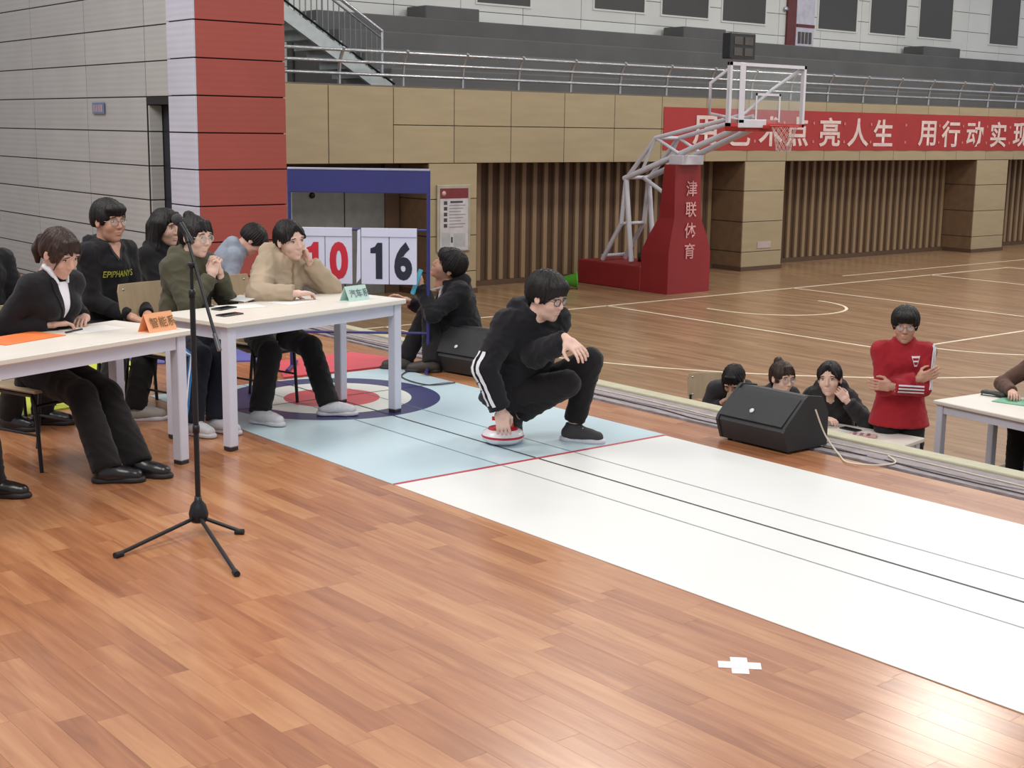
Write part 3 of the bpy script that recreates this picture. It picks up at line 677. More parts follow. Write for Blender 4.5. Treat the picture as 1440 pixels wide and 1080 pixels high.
wedge(6.19, 5.275, 0, .53, 'black wedge floor speaker at the stage edge in front of the seated girls', .36, .33)
wedge(6.20, 8.22, math.radians(8), .56, 'black wedge floor speaker behind the crouching player', .36, .36)

# ================================================================== CABLES along the stage edge
def cable(name, pts, r, m, label):
    P = [Vector(p) for p in pts]; out = []
    for i in range(len(P) - 1):
        p0, p1, p2, p3 = P[max(i - 1, 0)], P[i], P[i + 1], P[min(i + 2, len(P) - 1)]
        for k in range(8):
            t = k / 8; out.append(0.5 * ((2 * p1) + (p2 - p0) * t + (2 * p0 - 5 * p1 + 4 * p2 - p3) * t * t + (3 * p1 - p0 - 3 * p2 + p3) * t ** 3))
    out.append(P[-1])
    return tag(MB().tube(out, r, 6).build(name, m), label, 'cable', 'cables on the stage edge')
M_cw = mat('cable_cream', (212, 202, 182), .5); M_cb = mat('cable_black', (52, 46, 50), .6); M_cg = mat('cable_grey', (164, 152, 152), .6)
cable('cable', [(6.40, 4.99, .25), (6.44, 4.94, .10), (6.40, 4.80, .012), (6.30, 4.66, .010), (6.38, 4.52, .010), (6.52, 4.5, .010), (6.62, 4.62, .012)], .0055, M_cw, 'cream cable looping from the side of the floor speaker')
ya = list(np.linspace(-1.5, 11.8, 40))
cable('cable', [(6.50 + .02 * math.sin(3 * y) + .012 * math.sin(7.1 * y), y, .009) for y in ya], .004, M_cb, 'thin black cable lying on the inner side of the grey strip')
cable('cable', [(6.56 + .025 * math.sin(2.2 * y + 1) + .01 * math.sin(9 * y), y, .009) for y in ya], .004, M_cg, 'thin grey cable in the middle of the grey strip')
cable('cable', [(6.64 + .02 * math.sin(2.7 * y + 2), y, .009) for y in ya], .004, M_cw, 'thin cream cable next to the cream nosing')
e0 = un(560, 527, z=0); e1 = un(600, 518, z=0)
cable('cable', [un(640, 538, z=.012), un(600, 541, z=.012), un(565, 530, z=.012), un(580, 520, z=.012), un(615, 516, z=.012)], .005, M_cb, 'thin black cable curling by the scoreboard foot')

# ================================================================== BANNER and POSTER
bn = empty('banner', (27, BY - .02, 1.47), 'long red banner with white Chinese slogan on the beige wall', 'banner')
M_ban = mat('banner_red', (158, 44, 44), .6, var=.06, vscale=2)
rings = []
for k in range(73):
    xx = 19.95 + k * .19; wv = .006 * math.sin(k * 1.3)
    rings.append([(xx, BY - .012 + wv, 1.47), (xx, BY - .012 + wv, 2.32), (xx, BY - .006 + wv, 2.32), (xx, BY - .006 + wv, 1.47)])
MB().loft(rings).build('cloth', M_ban, bn)
M_let = mat('banner_letter', (214, 190, 184), .6)
for ch, xx in zip('用艺术点亮人生用行动实现', [21.145, 22.186, 23.207, 24.08, 25.212, 26.24, 27.176, 28.922, 29.9, 30.947, 32.002, 33.065]):
    place_text('character', ch, (xx, BY - .021, 1.87), (1, 0, 0), (0, 0, 1), .66, M_let, bn, .013, 1.2)
M_dot = mat('banner_dot', (196, 120, 116), .6)
for k, xx in enumerate([21.66, 22.7, 23.64, 24.64, 25.73, 26.71, 28.05, 29.41, 30.42, 31.48, 32.53]):
    mb = MB()
    for zz in (2.06, 1.66): mb.box((xx - .025, BY - .0215, zz - .03), (xx + .025, BY - .0195, zz + .03))
    mb.build('dot_mark', M_dot, bn)
po = empty('poster', (14.72, BY - .02, -.25), 'white notice poster with a dark red head in a metal frame', 'poster')
MB().bbox((14.36, BY - .035, -.32), (15.10, BY - .005, .86), .006).build('frame', mat('poster_frame', (176, 168, 150), .35, .4), po)
MB().box((14.42, BY - .04, -.30), (15.04, BY - .036, .80)).build('sheet', mat('poster_paper', (186, 182, 184), .5), po)
MB().box((14.42, BY - .0425, .62), (15.04, BY - .040, .80)).build('poster_head', mat('poster_red', (112, 38, 44), .5), po)
MB().lathe([(0, 0), (.045, 0), (.045, .002), (0, .002)], n=16, M=Matrix.Translation((14.50, BY - .0425, .71)) @ Matrix.Rotation(math.pi / 2, 4, 'X')).build('emblem', mat('emblem_pale', (190, 150, 150), .5), po)
M_ink = mat('poster_ink', (62, 58, 64), .7); M_ink2 = mat('poster_grey_ink', (138, 134, 138), .7)
for k in range(5): MB().box((14.50, BY - .0415, .51 - k * .10), (14.575, BY - .040, .575 - k * .10)).build('heading_mark', M_ink, po)
MB().box((14.64, BY - .0415, .54), (14.92, BY - .040, .575)).build('heading_mark', M_ink, po)
for k in range(8): MB().box((14.62, BY - .0415, .49 - k * .055), (14.98 - .05 * (k % 3), BY - .040, .508 - k * .055)).build('text_line', M_ink2, po)
for a, b, c, d in ((14.46, 14.64, -.22, .02), (14.72, 14.98, -.24, .0)): MB().box((a, BY - .0415, c), (b, BY - .040, d)).build('printed_picture', mat('poster_pic', (164, 166, 168), .6), po)
MB().box((14.66, BY - .042, -.16), (14.70, BY - .0405, -.06)).build('printed_figure', M_ink, po)
nt_ = un(1074, 344, y=BY)
tag(MB().box((nt_[0] - .22, BY - .012, nt_[2] - .07), (nt_[0] + .22, BY, nt_[2] + .07)).build('wall_notice', mat('notice', (178, 160, 160), .6)), 'small pale notice stuck low on the pilaster by the basketball stand', 'notice')

# ================================================================== BASKETBALL STAND
hp = empty('basketball_stand', (HX + .1, 18.4, CZ), 'portable basketball stand with red padded base and glass backboard', 'basketball stand')
M_pad = mat('pad_red', (134, 34, 38), .45, var=.08, vscale=2); M_hw = mat('hoop_white', (198, 196, 204), .4, var=.04); M_rim = mat('rim_red', (176, 48, 44), .4)
def rect(x0, x1, y0, y1, z): return [(x0, y0, z), (x1, y0, z), (x1, y1, z), (x0, y1, z)]
MB().loft([rect(18.02, 19.13, 17.55, 18.25, CZ), rect(18.02, 19.13, 17.55, 18.25, -.35), rect(18.06, 19.04, 17.55, 18.15, -.1), rect(18.14, 18.84, 17.55, 17.95, .28), rect(18.12, 18.78, 17.55, 17.82, 1.25)]).build('tower_pad', M_pad, hp)
MB().bbox((18.02, 18.26, CZ), (19.13, 20.0, -.64), .02).build('base_box', M_pad, hp)
for ch, zz in zip('津联体育', (.82, .44, .06, -.32)):
    place_text('pad_lettering', ch, (18.55, 17.53 , zz), (1, 0, 0), (0, 0, 1), .30, mat('pad_ink', (206, 150, 150), .6), hp, .003)
# lower frame, main boom and struts
def strut(name, a, b, r): return MB().tube([a, b], r, 10).build(name, M_hw, hp)
for xx in (18.25, 18.85):
    strut('rear_strut', (xx, 19.55, -.62), (xx, 19.05, .10), .045)
    strut('upright', (xx, 18.75, -.6), (xx, 18.95, .95), .05)
    strut('rear_strut', (xx, 19.05, .10), (xx, 18.95, .98), .045)
    strut('main_boom', (xx, 19.0, .95), (xx * .6 + 18.55 * .4, 16.0, 2.02), .055)
    strut('upper_boom', (xx, 18.9, 1.0), (xx, 18.2, 1.72), .04)
    strut('upper_boom', (xx, 18.2, 1.72), (xx * .6 + 18.55 * .4, 16.3, 2.12), .04)
    strut('diagonal', (xx, 18.55, 1.08), (xx, 18.2, 1.72), .03)
    strut('diagonal', (xx, 17.6, 1.45), (xx, 18.2, 1.72), .03)
for p in ((19.05, .10), (19.55, -.55), (18.95, .97), (18.2, 1.72)): strut('cross_tube', (18.25, p[0], p[1]), (18.85, p[0], p[1]), .035)
strut('gas_spring', (18.45, 18.7, .98), (18.55, 18.05, .62), .04)
MB().bbox((18.2, 17.45, 1.25), (18.75, 17.8, 1.42), .01).build('hinge_plate', M_hw, hp)
MB().lathe([(0, 0), (.2, 0), (.2, .16), (0, .18)], (18.85, 18.9, -.64), 16).build('counterweight', M_cb, hp)
BBY = 15.8; bx0, bx1, bz0, bz1 = 17.52, 19.48, 1.94, 2.99
MB().box((bx0, BBY, bz0), (bx1, BBY + .012, bz1)).build('backboard_glass', mat('board_glass', (200, 210, 210), .05, alpha=.10), hp)
fw = .055
for n_, lo, hi in (('board_frame', (bx0, bz0), (bx0 + fw, bz1)), ('board_frame', (bx1 - fw, bz0), (bx1, bz1)), ('board_frame', (bx0, bz1 - fw), (bx1, bz1)), ('board_frame', (bx0, bz0), (bx1, bz0 + fw))):
    MB().box((lo[0], BBY - .02, lo[1]), (hi[0], BBY + .05, hi[1])).build(n_, M_hw if lo[1] != bz0 or hi[1] == bz1 else M_rim, hp)
MB().bbox((bx0 + .24, BBY - .03, bz0 + .05), (bx0 + .38, BBY - .005, bz1), .01).build('corner_pad', M_hw, hp)
MB().bbox((bx0 + .24, BBY - .03, bz0 - .02), (bx0 + .95, BBY - .005, bz0 + .12), .01).build('corner_pad', M_hw, hp)
for a, b, c, d in ((18.2, 18.24, 2.02, 2.50), (18.80, 18.84, 2.02, 2.50), (18.2, 18.84, 2.46, 2.50)): MB().box((a, BBY - .006, c), (b, BBY - .001, d)).build('target_square', M_hw, hp)
MB().tube([(18.3, 16.25, 2.05), (17.5, 16.2, 2.15), (17.45, 16.15, 2.65), (17.7, 15.86, 2.95)], .03, 8).build('board_brace', M_hw, hp)
MB().tube([(18.2, 16.1, 2.12), (19.0, 16.1, 2.6), (19.4, 15.86, 2.92)], .03, 8).build('board_brace', M_hw, hp)
MB().bbox((18.0, 15.82, 1.86), (18.9, 16.3, 2.06), .01).build('board_mount', M_rim, hp)
rc_ = (18.5, 15.40, 1.95)
MB().tube([(rc_[0] + .225 * math.cos(a), rc_[1] + .225 * math.sin(a), rc_[2]) for a in np.linspace(0, 2 * math.pi, 28, endpoint=False)], .013, 8, closed=True).build('rim', M_rim, hp)
MB().bbox((18.38, 15.6, 1.90), (18.62, 15.8, 1.97), .008).build('rim_bracket', M_rim, hp)
mb = MB()
for k in range(12):
    for s in (1, -1):
        pts = []
        for q in range(7):
            a = 2 * math.pi * k / 12 + s * q * .26; r = .22 - .10 * (q / 6) ** .7; pts.append((rc_[0] + r * math.cos(a), rc_[1] + r * math.sin(a), rc_[2] - .42 * q / 6))
        mb.tube(pts, .004, 4)
mb.build('net', mat('net_white', (196, 176, 170), .7), hp)
ck = MB().bbox((17.58, 15.85, 3.05), (18.2, 16.05, 3.47), .015).build('shot_clock', mat('clock_black', (34, 34, 36), .4), hp)
for k in range(2):
    for zz in (3.10, 3.28):
        MB().box((17.66 + .26 * k, 15.842, zz), (17.86 + .26 * k, 15.849, zz + .13)).build('clock_digit_field', mat('clock_field', (70, 66, 62), .5), ck)
# green cone lying on its side beside the base box
cc = un(812, 394, z=CZ + .17)
cn = tag(MB().lathe([(.17, 0), (.17, .02), (.135, .025), (.03, .46), (0, .47)], n=20, M=Matrix.Translation(cc) @ Matrix.Rotation(math.radians(-93), 4, Vector((.64, .77, 0)))).build('sport_cone', mat('cone_green', (86, 168, 52), .5)), 'bright green cone lying beside the red base box', 'cone')
# ================================================================== PEOPLE: distance-field modelling
A_ = lambda *p: np.array(p, dtype=float)
def nrm(v): v = np.asarray(v, float); return v / (np.linalg.norm(v) + 1e-12)
class RC:                                          # tapered limb, optionally widened along one axis, optionally cut flat at the end
    def __init__(s, a, b, ra, rb, lat=None, w=1.0, cut=False):
        s.a = np.asarray(a, float); s.b = np.asarray(b, float); s.ra, s.rb, s.lat, s.w, s.cut = ra, rb, (None if lat is None else nrm(lat)), w, cut
    def box(s):
        e = max(s.ra, s.rb) * max(1, s.w); return np.minimum(s.a, s.b) - e, np.maximum(s.a, s.b) + e
    def ev(s, X, Y, Z):
        P = [X - s.a[0], Y - s.a[1], Z - s.a[2]]; ba = s.b - s.a
        if s.cut:
            n = nrm(ba); pl = (X - s.b[0]) * n[0] + (Y - s.b[1]) * n[1] + (Z - s.b[2]) * n[2]
        if s.lat is not None and s.w != 1:
            q = P[0] * s.lat[0] + P[1] * s.lat[1] + P[2] * s.lat[2]; k = 1 - 1 / s.w
            P = [P[i] - k * q * s.lat[i] for i in range(3)]; ba = ba - k * ba.dot(s.lat) * s.lat
        t = np.clip((P[0] * ba[0] + P[1] * ba[1] + P[2] * ba[2]) / (ba.dot(ba) + 1e-12), 0, 1)
        d = np.sqrt((P[0] - t * ba[0]) ** 2 + (P[1] - t * ba[1]) ** 2 + (P[2] - t * ba[2]) ** 2) - (s.ra + t * (s.rb - s.ra))
        return np.maximum(d, pl) if s.cut else d
class EL:                                          # ellipsoid
    def __init__(s, c, r, ax=None): s.c = np.asarray(c, float); s.r = np.asarray(r, float); s.ax = np.eye(3) if ax is None else np.asarray(ax, float)
    def box(s):
        e = np.sqrt(((s.ax * s.r[:, None]) ** 2).sum(0)); return s.c - e, s.c + e
    def ev(s, X, Y, Z):
        P = [X - s.c[0], Y - s.c[1], Z - s.c[2]]; q = [P[0] * a[0] + P[1] * a[1] + P[2] * a[2] for a in s.ax]
        k0 = np.sqrt(sum((q[i] / s.r[i]) ** 2 for i in range(3))); k1 = np.sqrt(sum((q[i] / s.r[i] ** 2) ** 2 for i in range(3))) + 1e-9
        return k0 * (k0 - 1) / k1
class BX:                                          # rounded box
    def __init__(s, c, h, ax=None, r=.005): s.c = np.asarray(c, float); s.h = np.asarray(h, float); s.ax = np.eye(3) if ax is None else np.asarray(ax, float); s.r = r
    def box(s):
        e = (np.abs(s.ax) * s.h[:, None]).sum(0); return s.c - e, s.c + e
    def ev(s, X, Y, Z):
        P = [X - s.c[0], Y - s.c[1], Z - s.c[2]]; q = [np.abs(P[0] * a[0] + P[1] * a[1] + P[2] * a[2]) - (s.h[i] - s.r) for i, a in enumerate(s.ax)]
        return np.sqrt(sum(np.maximum(v, 0) ** 2 for v in q)) + np.minimum(np.maximum(q[0], np.maximum(q[1], q[2])), 0) - s.r
def sdf_mesh(ops, vox):
    """ops: (op, k, prim) with op 'u' union or 's' subtract; returns vertices and quads (surface nets)"""
    bs = [p.box() for o, k, p in ops if o == 'u']; lo = np.min([b[0] for b in bs], 0) - 3 * vox; hi = np.max([b[1] for b in bs], 0) + 3 * vox
    n = np.ceil((hi - lo) / vox).astype(int) + 1
    V = np.full(n, .2, np.float32); ax = [(lo[i] + vox * np.arange(n[i])).astype(np.float32) for i in range(3)]
    for op, k, p in ops:
        b0, b1 = p.box(); mg = k + 4 * vox
        i0 = np.clip(np.floor((b0 - mg - lo) / vox).astype(int), 0, n); i1 = np.clip(np.ceil((b1 + mg - lo) / vox).astype(int) + 1, 0, n)
        if (i1 <= i0).any(): continue
        sl = tuple(slice(a, b) for a, b in zip(i0, i1))
        d = p.ev(ax[0][sl[0]][:, None, None], ax[1][sl[1]][None, :, None], ax[2][sl[2]][None, None, :]).astype(np.float32)
        a = V[sl]
        if op == 'u':
            r = np.minimum(a, d)
            if k > 0: h = np.maximum(k - np.abs(a - d), 0) / k; r = r - h * h * k * .25
        else:
            d = -d; r = np.maximum(a, d)
            if k > 0: h = np.maximum(k - np.abs(a - d), 0) / k; r = r + h * h * k * .25
        V[sl] = r
    ins = V < 0
    c = [ins[i:n[0] - 1 + i, j:n[1] - 1 + j, k:n[2] - 1 + k] for i in (0, 1) for j in (0, 1) for k in (0, 1)]
    s = sum(x.astype(np.int8) for x in c); act = (s > 0) & (s < 8)
    I = np.argwhere(act); idx = np.full(act.shape, -1, np.int32); idx[act] = np.arange(len(I))
    acc = np.zeros((len(I), 3), np.float32); cnt = np.zeros(len(I), np.float32)
    corners = [(i, j, k) for i in (0, 1) for j in (0, 1) for k in (0, 1)]
    for a in corners:
        for d in range(3):
            if a[d]: continue
            b = list(a); b[d] = 1
            va = V[I[:, 0] + a[0], I[:, 1] + a[1], I[:, 2] + a[2]]; vb = V[I[:, 0] + b[0], I[:, 1] + b[1], I[:, 2] + b[2]]
            m = (va < 0) != (vb < 0); t = np.where(m, va / np.where(m, va - vb, 1), 0)
            p = np.tile(np.array(a, np.float32), (len(I), 1)); p[:, d] = t; acc[m] += p[m]; cnt[m] += 1
    vs = (I + acc / np.maximum(cnt, 1)[:, None]) * vox + lo
    quads = []
    for d in range(3):
        e1, e2 = (d + 1) % 3, (d + 2) % 3
        sa = [slice(1, n[i] - 1) for i in range(3)]; sb = list(sa); sa[d] = slice(0, n[d] - 1); sb[d] = slice(1, n[d])
        A, B = ins[tuple(sa)], ins[tuple(sb)]; ch = np.argwhere(A != B); off = np.array([1, 1, 1]); off[d] = 0; ch = ch + off
        fl = ins[ch[:, 0], ch[:, 1], ch[:, 2]]
        def q(o1, o2):
            c = ch.copy(); c[:, e1] += o1; c[:, e2] += o2; return idx[c[:, 0], c[:, 1], c[:, 2]]
        Q = np.stack([q(-1, -1), q(0, -1), q(0, 0), q(-1, 0)], 1)
        Q[~fl] = Q[~fl][:, ::-1]; quads.append(Q)
    Q = np.concatenate(quads); Q = Q[(Q >= 0).all(1)]
    return vs, Q
def np_mesh(name, vs, qs, m):
    me = bpy.data.meshes.new(name); me.vertices.add(len(vs)); me.vertices.foreach_set('co', np.asarray(vs, np.float32).ravel())
    me.loops.add(len(qs) * 4); me.loops.foreach_set('vertex_index', np.asarray(qs, np.int32).ravel())
    me.polygons.add(len(qs)); me.polygons.foreach_set('loop_start', np.arange(0, len(qs) * 4, 4, dtype=np.int32))
    me.update(calc_edges=True); me.polygons.foreach_set('use_smooth', np.ones(len(qs), bool)); me.materials.append(m); me.validate(); return me
def vnormals(vs, qs):
    a, b, c, d = (vs[qs[:, i]] for i in range(4)); fn = np.cross(c - a, d - b); N = np.zeros_like(vs)
    for i in range(4): np.add.at(N, qs[:, i], fn)
    return N / (np.linalg.norm(N, axis=1)[:, None] + 1e-12)
def folds(vs, qs, amp, seed=0, scale=1.0):
    """soft cloth wrinkles"""
    r = np.random.default_rng(seed); h = np.zeros(len(vs))
    for i in range(7):
        k = r.normal(size=3); k = nrm(k) * r.uniform(38, 95) * scale; w = r.normal(size=3) * 14
        h += np.sin(vs @ k + 1.6 * np.sin(vs @ w + r.uniform(0, 6)) + r.uniform(0, 6)) * r.uniform(.5, 1)
    h = h / 3.0; h = 1 - 2 * np.abs(h) / (1 + np.abs(h))
    return vs + vnormals(vs, qs) * (amp * h)[:, None]

M_skin = {}
def skin_mat(i, rgb):
    return mat('skin_%d' % i, rgb, .5, var=.05, vscale=30, spec=.35)
M_hair = mat('hair_black', (24, 20, 20), .5, var=.25, vscale=60, bump=.5, bscale=140, stretch=(1, 1, .15), spec=.3)
M_hairb = mat('hair_brown', (52, 36, 30), .42, var=.25, vscale=60, bump=.5, bscale=140, stretch=(1, 1, .15), spec=.3)
M_eye = mat('eye_dark', (30, 22, 20), .2); M_sclera = mat('eye_white', (200, 192, 188), .3); M_brow = mat('brow', (38, 30, 28), .7)
M_lens = mat('spectacle_lens', (220, 226, 230), .05, alpha=.12)

# ---- head, built once per sex in its own frame: x forward, y left, z up, origin in the middle of the head
def head_ops(fem):
    j = .94 if fem else 1.0; o = []
    U = lambda k, p: o.append(('u', k, p)); Sb = lambda k, p: o.append(('s', k, p))
    U(0, EL((-.012, 0, .030), (.098, .077, .088))); U(.03, EL((.028, 0, -.035), (.064, .061 * j, .078)))
    U(.025, EL((.036, 0, -.074), (.046 * j, .046 * j, .038))); U(.02, EL((.070, 0, -.098), (.018, .020, .016)))
    for s in (-1, 1):
        U(.02, EL((.058, s * .040, -.024), (.030, .024, .030)))
        U(.012, EL((.078, s * .030, .034), (.016, .024, .009)))
        Sb(.012, EL((.104, s * .033, .011), (.018, .019, .011)))
        U(.008, EL((-.004, s * .079, -.006), (.019, .009, .031))); Sb(.006, EL((.004, s * .089, -.004), (.010, .006, .017)))
    U(.010, RC((.086, 0, .018), (.104, 0, -.022), .008, .012)); 
    for s in (-1, 1): U(.006, EL((.096, s * .012, -.026), (.010, .008, .008)))
    U(.008, EL((.087, 0, -.053), (.012, .023, .007))); U(.008, EL((.086, 0, -.066), (.011, .019, .008))); Sb(.003, EL((.103, 0, -.0595), (.010, .022, .0022)))
    U(.02, RC((-.022, 0, -.06), (-.034, 0, -.155), .054 if not fem else .047, .056 if not fem else .049))
    return o
HEADS = {k: sdf_mesh(head_ops(k), .0045) for k in (False, True)}
def face_x(fem, y, z):
    vs = HEADS[fem][0]; m = (np.abs(vs[:, 1] - y) < .006) & (np.abs(vs[:, 2] - z) < .006); return vs[m, 0].max() if m.any() else .08

# ---- hand in its own frame: x along the fingers, y towards the thumb, z out of the back of the hand; wrist at origin
def hand_ops(curl, spread=.5, thumb=0.4, mirror=1):
    o = [('u', 0, RC((-.035, 0, 0), (.012, 0, 0), .027, .026, (0, 1, 0), 1.12)), ('u', .015, BX((.048, 0, 0), (.046, .039, .0145), r=.012)), ('u', .012, EL((.028, .026, -.008), (.034, .018, .016)))]
    for i, (y, L) in enumerate(((.031, .072), (.0105, .082), (-.0105, .076), (-.031, .060))):
        p = A_(.090, y, .002); th = 0.0; yaw = (1.5 - i) * .09 * spread
        for j, (f, r) in enumerate(((.46, .0092), (.30, .0084), (.24, .0076))):
            th += curl * (0.75 + .2 * j) * (1 + .06 * i); d = A_(math.cos(th) * math.cos(yaw), math.sin(yaw) * math.cos(th), -math.sin(th)); q = p + d * L * f
            o.append(('u', .0035 if j else .006, RC(p, q, r, r * .93))); p = q
    p = A_(.020, .034, -.006); d1 = nrm(A_(.62, .75 - .5 * thumb, -.35 - .5 * thumb)); q = p + d1 * .042; d2 = nrm(A_(.85, .35 - .75 * thumb, -.35 - .3 * thumb)); r_ = q + d2 * .032; d3 = nrm(A_(.95, .05 - .7 * thumb, -.30)); 
    o += [('u', .012, RC(p, q, .0135, .0105)), ('u', .004, RC(q, r_, .0105, .0095)), ('u', .003, RC(r_, r_ + d3 * .022, .0092, .0075))]
    return o
_hc = {}
def hand_mesh(curl, spread, thumb):
    k = (round(curl, 2), round(spread, 2), round(thumb, 2))
    if k not in _hc: _hc[k] = sdf_mesh(hand_ops(*k), .0042)
    return _hc[k]

# ---- hair styles, in the head frame
def hair_ops(style):
    o = []; U = lambda k, p: o.append(('u', k, p)); Sb = lambda k, p: o.append(('s', k, p))
    if style in ('short', 'bowl', 'mop'):
        t = {'short': 0, 'bowl': .004, 'mop': .012}[style]
        U(0, EL((-.016, 0, .046), (.108 + t, .087 + t, .090 + t))); U(.03, EL((-.060, 0, .000), (.060, .076 + t * .5, .075)))
        for s in (-1, 1): U(.02, EL((.018, s * .074, .020), (.036, .014, .042)))
        Sb(.012, EL((.115, 0, -.040), (.085, .100, .082)))
        Sb(.01, BX((.02, 0, -.125), (.14, .14, .085))); 
        for s in (-1, 1): Sb(.01, EL((.005, s * .094, -.030), (.030, .022, .036)))
        fr = {'short': .056, 'bowl': .050, 'mop': .044}[style]
        U(.015, EL((.066, 0, .078), (.040, .070, .034)))
        for i in range(7):
            y = -.058 + i * .0193; U(.006, RC((.060, y * .8, .097), (.097 - abs(y) * .42, y, fr + .007 * ((i * 2) % 3)), .015, .005))
    elif style in ('long', 'tied', 'bun', 'parted'):
        U(0, EL((-.016, 0, .044), (.106, .085, .088))); U(.03, EL((-.058, 0, -.002), (.058, .076, .078)))
        for s in (-1, 1): U(.02, EL((.026, s * .070, .022), (.040, .016, .052)) if style != 'parted' else EL((.010, s * .072, .034), (.040, .014, .040)))
        Sb(.014, EL((.112, 0, -.030), (.078, .078, .090)))
        Sb(.01, BX((.03, 0, -.145), (.15, .14, .085)))
        if style in ('tied', 'bun', 'parted'):
            for s in (-1, 1): Sb(.01, EL((.000, s * .094, -.022), (.028, .022, .034)))
        if style in ('tied', 'bun'):
            for i in range(6):
                y = -.05 + i * .02; U(.008, RC((.055, y * .7, .100), (.097 - abs(y) * .40, y * 1.1, .050 + .006 * (i % 2)), .014, .005))
        if style == 'parted':
            Sb(.012, EL((.125, 0, .028), (.075, .062, .062)))
            for s in (-1, 1): U(.012, RC((.062, s * .006, .104), (.070, s * .064, .028), .016, .010));
        if style == 'tied':
            U(.02, RC((-.105, 0, .01), (-.135, 0, -.01), .030, .026)); U(.02, RC((-.135, 0, -.005), (-.150, .0, -.075), .034, .030)); U(.02, RC((-.150, 0, -.075), (-.128, 0, -.135), .030, .012))
            for s in (-1, 1): U(.006, RC((.072, s * .062, .045), (.066, s * .074, -.050), .009, .004))
        if style == 'bun': U(.012, EL((-.075, 0, .118), (.036, .036, .030)))
        if style == 'long':
            for s in (-1, 1):
                U(.03, RC((-.010, s * .078, .03), (-.020, s * .090, -.14), .030, .034, (1, 0, 0), 1.5)); U(.03, RC((-.020, s * .090, -.14), (.000, s * .098, -.33), .034, .022, (1, 0, 0), 1.5))
            U(.03, RC((-.085, 0, .0), (-.105, 0, -.32), .045, .035, (0, 1, 0), 2.0))
            for i in range(6):
                y = -.05 + i * .02; U(.008, RC((.055, y * .7, .100), (.097 - abs(y) * .40, y * 1.1, .050 + .006 * (i % 2)), .014, .005))
    return o
def hair_mesh(style, seed):
    vs, qs = sdf_mesh(hair_ops(style), .0055); N = vnormals(vs, qs); r = np.random.default_rng(seed)
    ang = np.arctan2(vs[:, 1], vs[:, 0] + .03); h = np.zeros(len(vs))
    for i in range(6): h += np.sin(ang * r.uniform(16, 48) + vs[:, 2] * r.uniform(-25, 25) + r.uniform(0, 6)) * r.uniform(.3, 1)
    return vs + N * (.0016 * h)[:, None], qs

def ik(a, t, l1, l2, pole, who=''):
    a, t = np.asarray(a, float), np.asarray(t, float); d = t - a; L = np.linalg.norm(d); D = d / L
    if L > l1 + l2: print('REACH', who, round(L - l1 - l2, 3))
    Lc = min(L, (l1 + l2) * .995); t = a + D * Lc
    x = (l1 * l1 - l2 * l2 + Lc * Lc) / (2 * Lc); h = math.sqrt(max(l1 * l1 - x * x, 0)); p = np.asarray(pole, float); p = nrm(p - D * p.dot(D)); return a + D * x + p * h, t

